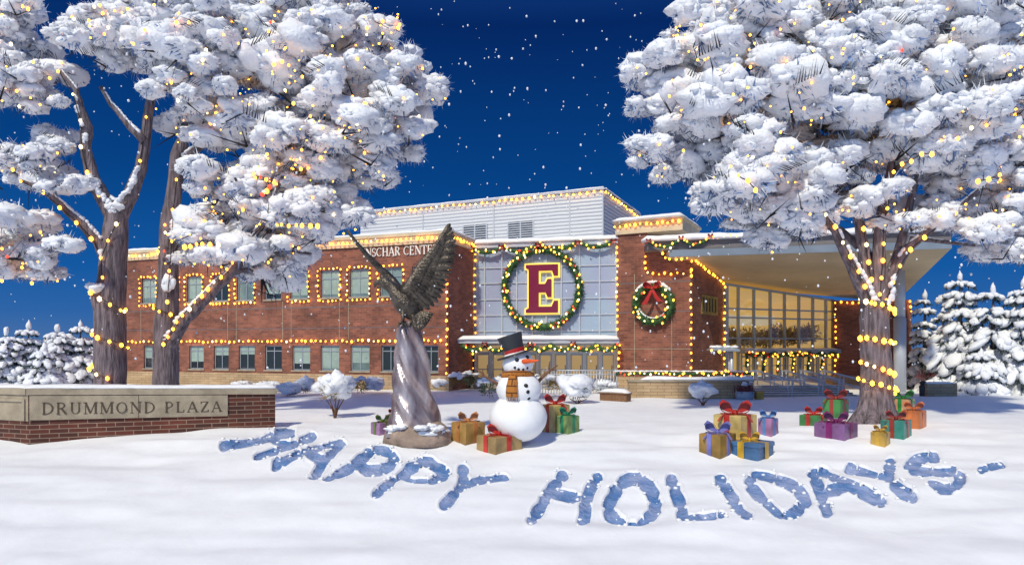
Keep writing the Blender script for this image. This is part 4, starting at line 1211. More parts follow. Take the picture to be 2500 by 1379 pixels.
limb_lights([W(675, 545, D2 - 3.6), W(700, 550, D2 - 3.7), W(740, 548, D2 - 3.7), W(790, 552, D2 - 3.6)], 'short swag of bright bulbs low in the crown above the brick wing', 0.24, 0.085)
limb_lights([W(450, 600, D2 - 3.4), W(500, 592, D2 - 3.5), W(545, 600, D2 - 3.4)], 'short swag of bright bulbs low in the crown over the second trunk', 0.24, 0.09)
limb_lights([W(624, 430, D2 - 3.6), W(650, 432, D2 - 3.7), W(660, 460, D2 - 3.7), W(628, 482, D2 - 3.6)], 'cluster of bright bulbs round a bare twig amid the crown', 0.24, 0.085, k=['warm', 'warm', 'red'])
limb_lights(ring_path(D2, 407, 742, 776, 30, 0.5, math.pi, 20), 'string lights across the second trunk where the branch leaves', 0.4, 0.085)

# ---- right tree
D3 = 25.5
gb = GG(2140, 1030)
t3 = thing('snowy_tree', W(2140, 1030, D3), 'huge snow laden tree at the right with presents round its lit trunk', 'tree', 'snow laden trees')
mb, bs = MB(), Cloud()
limb(mb, D3, [(2140, 1050, 54), (2140, 1030, 48), (2140, 1008, 43), (2140, 960, 37), (2138, 880, 34), (2136, 800, 33), (2135, 735, 33)], 0, 16)
for a in range(9):                      # flared roots
    an = a / 9 * 6.283 + 0.3; c, s = math.cos(an), math.sin(an)
    p0 = W(2139 + 24 * c, 955, D3 + 0.36 * s); p1 = W(2140 + 38 * c, 1005, D3 + 0.55 * s); p2 = W(2140 + 62 * c, 1036, D3 + 0.9 * s)
    mb.tube([p0, p1, p2, p2 + Vector((0.35 * c, 0.35 * s, -0.3))], [0.16, 0.2, 0.2, 0.1], 8, 0.1)
Lm = []
for pts, dd in (
 ([(2128, 760, 20), (2100, 690, 16), (2065, 625, 12), (2038, 565, 9), (2005, 522, 7), (1930, 470, 5), (1860, 420, 3)], -1.2),
 ([(2130, 760, 20), (2112, 650, 15), (2101, 560, 12), (2086, 480, 10), (2072, 400, 7), (2050, 300, 5), (2030, 200, 3)], -0.6),
 ([(2138, 760, 20), (2146, 640, 16), (2150, 540, 13), (2164, 460, 10), (2180, 370, 7), (2200, 260, 5), (2210, 150, 3)], -1.0),
 ([(2145, 760, 20), (2178, 670, 15), (2212, 610, 11), (2262, 568, 9), (2312, 528, 7), (2380, 470, 5), (2440, 420, 3)], -1.4),
 ([(2142, 740, 15), (2188, 630, 11), (2216, 530, 9), (2238, 430, 6), (2262, 330, 4)], -0.4),
 ([(2120, 740, 14), (2118, 620, 11), (2050, 560, 8), (1960, 540, 5), (1900, 560, 3)], 0.8),
 ([(2170, 690, 9), (2215, 580, 7), (2300, 590, 5), (2380, 600, 3)], 0.6)):
    Lm.append(limb(mb, D3, pts, dd, 10, bs))
for pts in ([(1800, 440, 5), (1822, 425, 4), (1810, 400, 3)], [(2170, 440, 6), (2200, 395, 5), (2215, 350, 3)], [(1880, 220, 5), (1905, 200, 3), (1870, 180, 2)], [(2105, 260, 6), (2112, 230, 5), (2110, 195, 3)], [(2385, 440, 5), (2420, 435, 4), (2450, 430, 3)]):
    limb(mb, D3, pts, -0.3, 7)
mb.build('trunk', M['bark'], t3, smooth=True)
polys3 = [
 [(1650, 60), (1780, -40), (2000, -70), (2300, -70), (2600, -40), (2620, 200), (2600, 420), (2480, 470), (2330, 500), (2250, 440), (2200, 440), (2090, 455), (2040, 520), (1990, 590), (1950, 615), (1880, 610), (1830, 590), (1790, 560), (1745, 530), (1700, 510), (1660, 490), (1690, 455), (1600, 440), (1540, 415), (1530, 385), (1590, 330), (1600, 285), (1560, 265), (1535, 215), (1545, 155), (1600, 100)],
 [(2230, 500), (2330, 470), (2480, 450), (2600, 430), (2600, 640), (2480, 650), (2440, 655), (2390, 655), (2345, 610), (2310, 560), (2260, 540)],
 [(2040, 470), (2100, 450), (2250, 450), (2290, 500), (2240, 560), (2180, 560), (2130, 540), (2080, 570), (2030, 560)],
]
cl3 = crown(polys3, D3, 3.6, 54, 78, 303, None)
leafy(cl3, t3, bs)
crown_lights(cl3, 'many warm fairy lights in the crown of the big right hand tree', 100, 420, 8)
random.seed(57)
for i, (idx, lab) in enumerate(((0, 'string lights up the leftmost limb of the right hand tree'), (1, 'string lights up the dark inner limb left of centre in the right hand tree'), (2, 'string lights up the middle limb of the right hand tree'), (3, 'string lights up the limb reaching right in the right hand tree'))):
    limb_lights([p + Vector((-0.02, -0.30, 0)) for p in Lm[idx][1:14]], lab, 0.62, 0.085)
for (a, b, tn, lab) in ((728, 765, 0.5, 'topmost loop of lights round the right tree trunk, just below the fork'), (822, 836, 0.5, 'level loop of lights round the middle of the right tree trunk'), (880, 918, 0.5, 'upper of the two slanting light loops low on the right tree trunk'), (920, 956, 0.5, 'lowest slanting loop of lights round the right tree trunk')):
    limb_lights(ring_path(D3, 2139, a, b, 40 if a < 900 else 44, tn, math.pi, 24), lab, 0.30, 0.10)
for lab, pts in (('cluster of orange lights on a dark twig right of the middle limb', [(2200, 400), (2225, 390), (2250, 375), (2275, 370), (2280, 395)]), ('pair of glowing bulbs on a bare twig at the crown left', [(1800, 428), (1825, 440), (1845, 462)]), ('short string of bulbs at the crown edge far right', [(2385, 440), (2420, 437), (2440, 425)])):
    limb_lights([W(x, y, D3 - 3.9) for x, y in pts], lab, 0.36, 0.09, k=['warm', 'warm', 'orange'])

# ================================================================== bird statue
DS = 21.3
def S_(px, py, o=0.0): return W(px, py, DS + o)
st = thing('bird_statue', S_(1012, 1062), 'tall bronze bird with raised wings on a twisted column in the snow', 'statue')
ks = DS / F
# column: lobed, twisting section
prof = [(1062, 1014, 66), (1045, 1014, 62), (1030, 1013, 58), (1010, 1012, 54), (985, 1010, 50), (950, 1007, 46), (915, 1005, 42), (880, 1004, 38), (845, 1003, 35), (815, 1001, 31), (795, 1000, 27), (784, 1000, 20)]
pp = []
for a, b in zip(prof[:-1], prof[1:]):
    for t in (0, .25, .5, .75): pp.append(tuple(a[i] + (b[i] - a[i]) * t for i in range(3)))
pp.append(prof[-1]); rings = []; nn_ = 72
for py, px, r in pp:
    tw = (1062 - py) / 278 * 3.6; c = S_(px, py); ring = []
    for i in range(nn_):
        an = 2 * math.pi * i / nn_
        rr = r * (1 + 0.26 * (abs(math.sin(2 * (an + tw))) - 0.6) + 0.07 * math.sin(7 * (an + tw * 1.2) + 1) + 0.10 * float(fbm(an * 2.2 + tw * 2, py * 0.012, 71, 3)))
        ring.append(c + Vector((math.cos(an) * rr * ks, math.sin(an) * rr * ks, 0)))
    rings.append(ring)
MB().loft(rings).build('twisted_column', M['bronze_light'], st, smooth=True)
# rock base
rings = []
for py, r in ((1082, 82), (1064, 79), (1052, 74), (1040, 66), (1028, 52)):
    c = S_(1020, py); ring = []
    for i in range(40):
        an = 2 * math.pi * i / 40; rr = r * (1 + 0.28 * float(fbm(math.cos(an) * 2 + 5, math.sin(an) * 2 + py * 0.03, 75, 3)))
        ring.append(c + Vector((math.cos(an) * rr * ks, math.sin(an) * rr * ks * 0.9, 0)))
    rings.append(ring)
MB().loft(rings).build('rock_base', M['rock'], st, smooth=True)
sc_ = Cloud()
for k in range(12):
    an = random.uniform(2.8, 6.6); r = random.uniform(50, 66)
    p = S_(1018 + r * math.cos(an), 1044 + random.uniform(-4, 12), r * ks * math.sin(an)); sc_.lobe(p, random.uniform(.15, .34), 0.22, random.uniform(.05, .11), LOBE2)
sc_.build('snow_cap', M['snow'], st)
# bird body (loft along a curved spine, head left, tail lower right)
body = [(922, 688, 4, 4), (929, 688, 12, 12), (939, 690, 15, 14), (950, 697, 14, 14), (960, 706, 15, 15), (972, 722, 21, 20), (985, 738, 26, 24), (997, 752, 25, 23), (1008, 764, 20, 18), (1019, 774, 14, 12), (1028, 780, 8, 6)]
rings = []; BP = []
for i in range(len(body) - 1):
    for t in (0, .5):
        BP.append(tuple(body[i][k] + (body[i + 1][k] - body[i][k]) * t for k in range(4)))
BP.append(body[-1])
for i, (px, py, r, rd) in enumerate(BP):
    a, b = BP[max(i - 1, 0)], BP[min(i + 1, len(BP) - 1)]
    d = Vector((b[0] - a[0], 0, -(b[1] - a[1]))).normalized(); nrm = Vector((-d.z, 0, d.x)); c = S_(px, py, -0.10)
    rings.append([c + nrm * (math.cos(q) * r * ks) + Vector((0, math.sin(q) * rd * ks, 0)) for q in [2 * math.pi * j / 18 for j in range(18)]])
bodyo = MB().loft(rings).build('bird_body', M['bronze'], st, smooth=True)
mb = MB(); mb.tube([S_(934, 687, -0.10), S_(922, 689, -0.10), S_(915, 695, -0.10), S_(915, 703, -0.10)], [0.10, 0.085, 0.055, 0.008], 10)
mb.tube([S_(934, 697, -0.10), S_(925, 701, -0.10), S_(922, 705, -0.10)], [0.06, 0.04, 0.006], 8); mb.build('beak', M['bronze'], bodyo, smooth=True)
mb = MB()
for o in (-0.24, 0.04): mb.sphere(S_(931, 685, o), 0.03, 8, 6)
mb.build('eye', M['coal'], bodyo, smooth=True)


def feather(mb, root, tip, wid, nrm, th=0.018, curl=0.06):
    """tapered, slightly cupped vane with a raised shaft"""
    d = (tip - root); L = d.length; d.normalize(); s = d.cross(nrm).normalized(); nn = s.cross(d)
    prof = [(0, .5), (.15, .85), (.4, 1), (.7, .95), (.88, .7), (.97, .35), (1.0, .06)]; rings = []
    for t, w in prof:
        c = root + d * (L * t) + nn * (curl * math.sin(t * 2.2) * L); hw = wid * w / 2
        rings.append([c - s * hw - nn * th * .4, c - s * hw * .25 + nn * th * 0.7, c + nn * th * 1.6, c + s * hw * .25 + nn * th * .7, c + s * hw - nn * th * .4, c - nn * th])
    mb.loft(rings)


def wing(lead, trail, o0, o1, nrm, name, wid0=0.16, rows=True):
    """lead / trail: px curves; o0,o1 depth offset root -> tip; feathers run from lead to trail"""
    def samp(C, t):
        x = t * (len(C) - 1); i = min(int(x), len(C) - 2); f = x - i
        return tuple(C[i][k] + (C[i + 1][k] - C[i][k]) * f for k in range(3))
    w_ = MB(); pts = [samp(lead, t / 12) for t in range(13)]
    w_.tube([S_(p[0], p[1], p[2]) for p in pts], [0.20 - 0.165 * (t / 12) ** 0.7 for t in range(13)], 10)
    wo = w_.build(name, M['bronze'], st, smooth=True)
    n = 22; fm = MB()
    for i in range(n):
        t = i / (n - 1); a = samp(lead, 0.04 + 0.80 * t); b = samp(trail, t)
        feather(fm, S_(a[0], a[1], a[2] - 0.02 * (i % 2)), S_(b[0], b[1], b[2] - 0.03 * (i % 2)), wid0 * (1.15 - 0.35 * t), nrm)
    fm.build('flight_feathers', M['bronze'], wo)
    fm = MB()
    for i in range(20):
        t = i / 19; a = samp(lead, 0.02 + 0.78 * t); b = samp(trail, t); f = 0.50
        e = tuple(a[k] + (b[k] - a[k]) * f for k in range(3))
        feather(fm, S_(a[0], a[1], a[2] - 0.07), S_(e[0], e[1], e[2] - 0.08), wid0 * 0.95, nrm, curl=0.03)
    for i in range(18):
        t = i / 17; a = samp(lead, 0.02 + 0.72 * t); b = samp(trail, t); f = 0.26
        e = tuple(a[k] + (b[k] - a[k]) * f for k in range(3))
        feather(fm, S_(a[0], a[1], a[2] - 0.11), S_(e[0], e[1], e[2] - 0.12), wid0 * 0.85, nrm, curl=0.03)
    fm.build('covert_feathers', M['bronze'], wo)


wing([(985, 712, -0.15), (1002, 694, -0.2), (1012, 672, -0.15), (1030, 642, -0.1), (1056, 612, -0.05), (1078, 582, 0.0), (1097, 551, 0.1)],
     [(1016, 762, 0.0), (1050, 756, 0.05), (1072, 736, 0.1), (1084, 712, 0.1), (1094, 686, 0.12), (1103, 660, 0.12), (1110, 636, 0.14), (1114, 614, 0.15), (1114, 590, 0.15), (1107, 566, 0.14), (1099, 546, 0.12)], 0, 0, Vector((0.15, -1, 0.1)), 'wing', 0.21)
wing([(972, 710, 0.25), (957, 686, 0.35), (941, 668, 0.35), (916, 644, 0.2), (893, 620, 0.0), (870, 592, -0.1), (849, 563, -0.2)],
     [(992, 726, 0.9), (982, 706, 1.2), (966, 686, 1.5), (948, 664, 1.55), (928, 640, 1.5), (904, 618, 1.35), (890, 602, 1.1), (878, 592, 0.8), (866, 580, 0.5), (856, 570, 0.2), (847, 561, -0.1)], 0, 0, Vector((-0.8, -0.1, -0.6)), 'wing', 0.20)
fm = MB()
for i in range(11):
    t = i / 10; feather(fm, S_(1012 + 8 * t, 768 - 3 * t, 0.02 * i - 0.45), S_(1020 + 38 * t, 808 - 40 * t * t, 0.03 * i - 0.55), 0.17, Vector((-0.1, -1, 0.2)))
fm.build('tail', M['bronze'], st)
for a, b, c in (((985, 758, -0.25), (984, 776, -0.3), (982, 790, -0.32)), ((1005, 765, -0.2), (1010, 776, -0.25), (1008, 790, -0.28))):
    mb = MB(); mb.tube([S_(*a), S_(*b), S_(*c)], [0.11, 0.055, 0.05], 8)
    for k in range(4):
        an = -2.2 + k * 0.9 if k < 3 else 1.4
        p = S_(*c); mb.tube([p, p + Vector((0.12 * math.cos(an), 0.14 * math.sin(an), 0.0)), p + Vector((0.19 * math.cos(an), 0.22 * math.sin(an), -0.12))], [0.045, 0.04, 0.012], 6)
    mb.build('leg', M['bronze'], st, smooth=True)

# ================================================================== snowman
DM = 21.05; km = DM / F
def SM(px, py, o=0.0): return W(px, py, DM + o)
sm = thing('snowman', SM(1265, 1068), 'round snowman with black top hat, carrot nose and brown checked scarf', 'snowman')
def ball(name, px, py, r, rz, seed, flat=None):
    V, T = _ico(5); d = 0.035 * fbm(V[:, 0] * 2 + seed, V[:, 1] * 2 + V[:, 2] * 2, seed, 4)
    V = V * (1 + 1.3 * d + 0.012 * fbm(V[:, 0] * 9, V[:, 2] * 9 + V[:, 1] * 5, seed + 9, 2))[:, None] * np.array([r * km, r * km, rz * km]); c = SM(px, py)
    V = V + np.array(c)
    return from_arrays(name, V, T, M['snow'], sm)
ball('base_ball', 1265, 1018, 70, 60, 1); ball('middle_ball', 1267, 950, 55, 45, 2); ball('head', 1264, 886, 38, 36, 3)
def onball(px, py, cx, cy, r, rz):
    x, z = (px - cx) / r, (py - cy) / rz; return SM(px, py, -r * km * math.sqrt(max(0.0, 1 - x * x - z * z)))
hb = (1264, 886, 38, 36); mbb = (1267, 950, 55, 45)
for px, py in ((1262, 878), (1287, 872)):
    mb = MB(); mb.sphere(onball(px, py, *hb), 5.0 * km, 12, 8, (1, 0.7, 1)); mb.build('eye', M['coal'], sm, smooth=True)
for px, py in ((1257, 897), (1266, 901), (1277, 901), (1287, 898)):
    mb = MB(); mb.sphere(onball(px, py, *hb), 3.4 * km, 10, 6, (1, .7, 1)); mb.build('mouth_coal', M['coal'], sm, smooth=True)
for px, py in ((1284, 941), (1288, 956), (1290, 971)):
    mb = MB(); mb.sphere(onball(px, py, *mbb), 5.0 * km, 10, 7, (1.05, .7, 1)); mb.build('button', M['coal'], sm, smooth=True)
p0 = onball(1276, 883, *hb) + Vector((0, 0.05, 0)); p1 = SM(1317, 879, -0.75)
mb = MB(); mb.tube([p0.lerp(p1, t) + Vector((0, 0, 0.01 * math.sin(7 * t))) for t in (0, .15, .4, .65, .85, 1)], [0.068, 0.075, 0.062, 0.045, 0.026, 0.006], 12); mb.build('carrot_nose', M['carrot'], sm, smooth=True)
# hat: tilted to the left
ha = Vector((-14, 0, 44)).normalized(); hx_, hy_, _ = frame_from(ha)
hc = SM(1258, 864)
def hring(h, r): return [hc + ha * (h * km) + hx_ * (math.cos(q) * r * km) + hy_ * (math.sin(q) * r * km) for q in [2 * math.pi * i / 40 for i in range(40)]]
mb = MB(); mb.loft([hring(-2.0, 41), hring(-3.4, 45), hring(-1.0, 47.5), hring(1.5, 46), hring(1.8, 30)]); mb.loft([hring(1.5, 24.5), hring(16, 25.5), hring(32, 28), hring(47, 31.5), hring(48.5, 30.5), hring(47.5, 28)])
hat = mb.build('top_hat', M['felt'], sm, smooth=False)
mb = MB(); mb.loft([hring(2, 25.6), hring(13, 26.2)], False, False); mb.build('hat_band', M['red'], hat, smooth=True)
# scarf
rings = []
for i in range(36):
    a = 2 * math.pi * i / 36; c = SM(1264 + 33 * math.cos(a), 915 + 2 * math.cos(a * 2), 33 * km * math.sin(a)); e = Vector((math.cos(a), math.sin(a), 0))
    rings.append([c + e * (math.cos(q) * 8.5 * km) + Vector((0, 0, math.sin(q) * 9.5 * km)) for q in [2 * math.pi * k / 12 for k in range(12)]])
rings.append(rings[0]); MB().loft(rings, False, False).build('scarf', M['scarf'], sm, smooth=True, uv=True)
rings = []
for i, (px, py, w) in enumerate(((1252, 916, 10), (1251, 928, 11.5), (1249, 942, 13), (1249, 956, 14), (1250, 968, 15))):
    c = onball(px, py, *mbb) + Vector((0, -0.10, 0)); x = Vector((1, -0.25, 0)).normalized()
    rings.append([c - x * w * km, c - x * w * km * .5 + Vector((0, -0.03, 0)), c + x * w * km * .5 + Vector((0, -0.03, 0)), c + x * w * km, c + x * w * km + Vector((0, .05, 0)), c - x * w * km + Vector((0, .05, 0))])
mb = MB(); mb.loft(rings)
for i in range(8):
    a = onball(1238 + i * 3.6, 968, *mbb) + Vector((0, -0.08, 0)); mb.tube([a, a + Vector((random.uniform(-.01, .01), -0.01, -9 * km))], [0.016, 0.011], 5)
mb.build('scarf_tail', M['scarf'], sm, uv=True)
for br in ([[(1222, 943, 3.2), (1205, 931, 2.7), (1188, 921, 2.2), (1174, 909, 1.6), (1163, 899, 1.0)], [(1188, 921, 1.6), (1172, 916, 1.2), (1163, 917, .7)], [(1180, 914, 1.5), (1178, 904, 1.0), (1180, 899, .6)]],
           [[(1312, 934, 3.2), (1326, 918, 2.6), (1341, 906, 2.0), (1352, 898, 1.4), (1362, 891, .8)], [(1341, 906, 1.6), (1341, 893, 1.3), (1343, 881, .8)], [(1346, 903, 1.3), (1360, 904, .7)], [(1330, 914, 1.2), (1331, 902, .7)]]):
    mb = MB()
    for b in br: mb.tube([SM(x, y, -0.10) for x, y, r in b], [r * km * 1.5 for x, y, r in b], 7, 0.12)
    mb.build('stick_arm', M['stick'], sm, smooth=True)

# ================================================================== wrapped presents
paper = {}
def pmat(name, c, rough=0.38):
    if name not in paper: paper[name] = mat(name, tuple(x * 0.82 for x in c), rough, var=0.28, vscale=2.2, coat=0.1, bump=0.12, bscale=6)
    return paper[name]
GRP = 'wrapped presents in the snow'
def gift(px, base, wpx, hpx, paper_m, rib_m, label, rot=42, asp=1.0, bow=0.34, dpx=0, lid=False, bowm=None, back=0.0):
    """px,base: front corner at the snow; wpx: full picture width; hpx: height of that corner edge"""
    D = GD(px, base); k = D / F; w = wpx * k; th = math.radians(rot)
    a = w / (math.cos(th) + asp * math.sin(th)); b = a * asp; h = hpx * k
    ex = Vector((math.cos(th), math.sin(th), 0)); ey = Vector((-math.sin(th), math.cos(th), 0))
    fc = W(px, HZ, D); fc.z = 0; c = fc + ex * (a / 2) + ey * (b / 2)
    # front corner of the box is at fc: ex goes right-back, ey goes left-back
    z0 = min(ground_z(*(c + ex * (i * a / 2) + ey * (j * b / 2))[:2]) for i in (-1, 0, 1) for j in (-1, 0, 1)); z0 = max(z0, ground_z(fc.x, fc.y) - 0.05)
    c.z = z0
    t = thing('gift_box', c, label, 'present', GRP)
    up = Vector((0, 0, 1)); ax = (ex, ey, up)
    cc = c + up * (h / 2 - 0.02)
    o = MB().rbox(cc, (a, b, h + 0.04), ax, 0.018).build('box', paper_m, t)
    if lid: MB().rbox(c + up * (h - 0.03), (a + 0.05, b + 0.05, 0.13 * h + 0.06), ax, 0.018).build('lid', paper_m, t); h += 0.02; a += 0.05; b += 0.05
    rw = 0.17 * min(a, b) + 0.03
    mb = MB(); e = 0.012
    for wd, axn in ((a, ex), (b, ey)):
        ot = ey if axn is ex else ex; L = (b if axn is ex else a)
        f = 0.0 if axn is ex else 0.003
        P = [(-L / 2 - e - f, 0), (L / 2 + e + f, 0), (L / 2 + e + f, h + e + f), (-L / 2 - e - f, h + e + f)]
        for sgn in (-1, 1):
            mb.box(c + ot * (sgn * (L / 2 + e / 2 + f)) + up * ((h + f) / 2), ((rw, e, h + f) if axn is ex else (e, rw, h + f)), ax)
        mb.box(c + up * (h + e / 2 + f), ((rw, b + 2 * e + 2 * f, e) if axn is ex else (a + 2 * e + 2 * f, rw, e)), ax)
    mb.build('ribbon', rib_m, t)
    top = c + up * (h + 0.05); Fw = Vector((-top.x, -top.y, 0)).normalized(); Rr = Vector((-Fw.y, Fw.x, 0)); Rr = Rr if Rr.x > 0 else -Rr
    s = bow * w * 1.5
    mb = MB(); bow_mb(mb, top + Fw * 0.05, Rr, Vector((0, 0, 1)), Fw, s)
    # tails fall over the front top edges
    for sg in (-1, 1):
        dirv = (ex if sg > 0 else ey) * -1.0
        pts = [top, top - Vector((0, 0, 0.03)) + dirv * (0.0) + (Rr * sg * s * 0.3 + Fw * s * 0.25), None]
        q0 = top; q1 = top + Rr * (sg * s * 0.42) + Fw * (s * 0.35) - up * 0.01; q2 = top + Rr * (sg * s * 0.62) + Fw * (s * 0.62) - up * (s * 0.28)
        x = (Fw - Rr * sg * 0.3).normalized() * (s * 0.11)
        mb.loft([[q - x, q + x, q + x - up * 0.012, q - x - up * 0.012] for q in (q0, q1, q2)])
    mb.build('bow', bowm or rib_m, t)
    return t

kraft = pmat('kraft_paper', (0.40, 0.26, 0.10)); gold_p = pmat('gold_paper', (0.52, 0.32, 0.06)); cream_p = pmat('cream_gold_paper', (0.68, 0.50, 0.18)); green_p = pmat('green_paper', (0.06, 0.24, 0.07))
purple_p = pmat('purple_paper', (0.24, 0.11, 0.28)); mauve_p = pmat('mauve_paper', (0.34, 0.18, 0.36)); teal_p = pmat('teal_paper', (0.05, 0.27, 0.22)); blue_p = pmat('blue_paper', (0.06, 0.16, 0.34)); orange_p = pmat('orange_paper', (0.62, 0.20, 0.07)); peach_p = pmat('peach_paper', (0.62, 0.34, 0.18)); olive_p = pmat('brown_gold_paper', (0.34, 0.20, 0.04)); gg_p = pmat('green_gold_paper', (0.24, 0.36, 0.12)); bronze_p = pmat('brown_paper', (0.44, 0.26, 0.08))
rr_ = pmat('red_ribbon', (0.55, 0.03, 0.02), 0.3); rg = pmat('green_ribbon', (0.03, 0.26, 0.05), 0.3); rol = pmat('olive_ribbon', (0.12, 0.20, 0.03), 0.3); rbr = pmat('brown_ribbon', (0.30, 0.10, 0.035), 0.3); rbz = pmat('copper_ribbon', (0.52, 0.22, 0.07), 0.3); rem = pmat('emerald_ribbon', (0.01, 0.26, 0.13), 0.3); rvi = pmat('violet_ribbon', (0.20, 0.20, 0.55), 0.3); rye = pmat('yellow_ribbon', (0.66, 0.40, 0.03), 0.3); rbl = pmat('blue_ribbon', (0.12, 0.28, 0.62), 0.3); rma = pmat('magenta_ribbon', (0.24, 0.02, 0.16), 0.3); ror = pmat('orange_ribbon', (0.70, 0.20, 0.06), 0.3); rgo = pmat('gold_ribbon', (0.60, 0.36, 0.05), 0.3); rrb = pmat('red_brown_ribbon', (0.32, 0.04, 0.03), 0.3)
gift(926, 1065, 62, 30, mauve_p, rol, 'purple present with olive green ribbon at the left foot of the statue', asp=0.9)
gift(956, 1057, 44, 40, pmat('lilac_paper', (0.40, 0.22, 0.36)), rr_, 'lilac present with red bow half hidden behind the statue base')
gift(1136, 1083, 86, 54, bronze_p, rbz, 'tall brown present with copper bow between statue and snowman', asp=0.9)
gift(1210, 1104, 116, 42, kraft, rr_, 'kraft paper present with red ribbon in front of the snowman', asp=0.85, bow=0.30)
gift(1354, 1052, 74, 68, cream_p, rr_, 'tall gold present with red ribbon behind the snowman right side', asp=0.9, bow=0.42)
gift(1386, 1056, 58, 44, gg_p, rem, 'small green and gold present with emerald ribbon right of the snowman', asp=0.9, bow=0.42)
gift(1808, 1098, 110, 84, cream_p, rr_, 'largest cream gold present with big red bow', asp=0.95, bow=0.40)
gift(1882, 1068, 52, 44, pmat('pink_purple_paper', (0.45, 0.22, 0.42)), rbl, 'pink purple present with light blue bow', asp=0.9, bow=0.44)
gift(1758, 1116, 96, 58, olive_p, rvi, 'brown gold present with violet ribbon', asp=0.8, bow=0.38)
gift(1850, 1121, 118, 40, blue_p, rye, 'low blue present with lid and yellow ribbon', asp=1.1, bow=0.24, lid=True)
gift(1996, 1047, 74, 28, green_p, rr_, 'low green present with red bow left of the big trunk', asp=0.8, bow=0.32)
gift(2052, 1022, 66, 46, green_p, rrb, 'tall green present with red brown bow beside the big trunk', asp=0.9, bow=0.46)
gift(2062, 1078, 110, 40, purple_p, rma, 'wide purple present with dark magenta ribbon', asp=0.95, bow=0.30)
gift(2160, 1091, 50, 36, gold_p, rgo, 'smallest gold present with gold bow in front of the trunk', asp=0.9, bow=0.36)
gift(2218, 1012, 60, 40, peach_p, rg, 'peach present with bright green bow behind the trunk', asp=0.9, bow=0.46)
gift(2246, 1052, 64, 44, orange_p, ror, 'orange present with orange bow right of the trunk', asp=0.9, bow=0.40)
gift(2206, 1075, 78, 46, teal_p, rrb, 'teal present with red brown ribbon right of the trunk', asp=0.95, bow=0.34)

# ================================================================== wreaths and garlands
KB = ['warm'] * 5 + ['white'] * 3 + ['orange'] * 2 + ['red']
def deco(name, path, r, label, cat, group, bstep, bows=(), bowsize=0.4, dens=160, br=0.05, nb=None, sw_=None, Rv=None, Fv=None, baubles=0):
    t = thing(name, path[0], label, cat, group)
    garland_mesh(path, r, dens).build('greenery', M['green'], t, smooth=False)
    for p in resample(path, bstep)[1:]:
        d = Vector((random.gauss(0, 1), random.gauss(0, 1), random.gauss(0, 1))) * 0.5 + (Fv or Vector((0, -1, 0)))
        bulb(t, p + d.normalized() * r * random.uniform(0.6, 0.95) + Vector((random.uniform(-.5, .5), 0, random.uniform(-.5, .5))) * r, random.choice(KB), br * random.choice((0.9, 1, 1.2)))
    Rv = Rv or Vector((1, 0, 0)); Fv = Fv or Vector((0, -1, 0))
    for p in bows:
        mb = MB(); bow_mb(mb, Vector(p) + Fv * r, Rv, Vector((0, 0, 1)), Fv, bowsize); tails_mb(mb, Vector(p) + Fv * r, Rv, Vector((0, 0, 1)), Fv, bowsize, 0.6); mb.build('bow', M['red'], t)
    if baubles:
        q = resample(path, 0.1)
        for _ in range(baubles):
            p = random.choice(q); mb = MB(); mb.sphere(p + Fv * r * 0.8 + Vector((random.uniform(-r, r) * .5, 0, random.uniform(-r, r) * .5)), 0.085, 10, 7); mb.build('bauble', M['red'], t, smooth=True)
    return t

def gcirc(pl, cx, cy, rx, ry, off, n=64):
    return [pl.hit(cx + rx * math.cos(2 * math.pi * i / n + math.pi / 2), cy - ry * math.sin(2 * math.pi * i / n + math.pi / 2), off) for i in range(n + 1)]
random.seed(12)
wp = gcirc(GLS, 1325, 705, 91, 93, 0.32)
deco('giant_wreath', wp, 0.34, 'giant green wreath with lights circling the maroon letter E', 'wreath', None, 0.21, (), 0.4, 210, 0.062, Rv=GLS.d, Fv=GLS.n, baubles=14)
def swags(pl, pts, drop, off, n=8):
    out = []
    for (x0, y0), (x1, y1) in zip(pts[:-1], pts[1:]):
        for i in range(n):
            t = i / n; out.append(pl.hit(x0 + (x1 - x0) * t, y0 + (y1 - y0) * t + drop * 4 * t * (1 - t), off))
    out.append(pl.hit(*pts[-1], off)); return out
pts = [(1154, 606), (1230, 604), (1318, 599), (1414, 593), (1500, 590)]
deco('roof_garland', swags(GLS, pts, 14, 0.42), 0.20, 'swagged green garland with red bows along the top of the glass panels', 'garland', 'garlands on the building', 0.26, [GLS.hit(x, y + 3, 0.45) for x, y in pts], 0.36, 190, 0.06, Rv=GLS.d, Fv=GLS.n)
pts = [(1130, 842), (1190, 840), (1235, 842)]
pts2 = [(1130, 843), (1185, 842), (1240, 843), (1295, 842), (1345, 842), (1400, 841), (1455, 842), (1506, 842)]
deco('entrance_garland', swags(EC, pts2, 13, 0.12), 0.22, 'swagged green garland with red bows under the snowy entrance canopy', 'garland', 'garlands on the building', 0.24, [EC.hit(x, y - 2, 0.15) for x, y in pts2[1:-1:2]], 0.30, 180, 0.055, Rv=EC.d, Fv=EC.n)
CF = Plane(1580, 42.1, 1780, 41.2)
pts = [(1583, 590), (1662, 583), (1733, 578)]
deco('canopy_garland', swags(CF, pts, 17, 0.15), 0.15, 'short swagged garland with red bows on the wide canopy edge above the wreath', 'garland', 'garlands on the building', 0.26, [CF.hit(x, y, 0.2) for x, y in pts], 0.28, 170, 0.055, Rv=CF.d, Fv=CF.n)
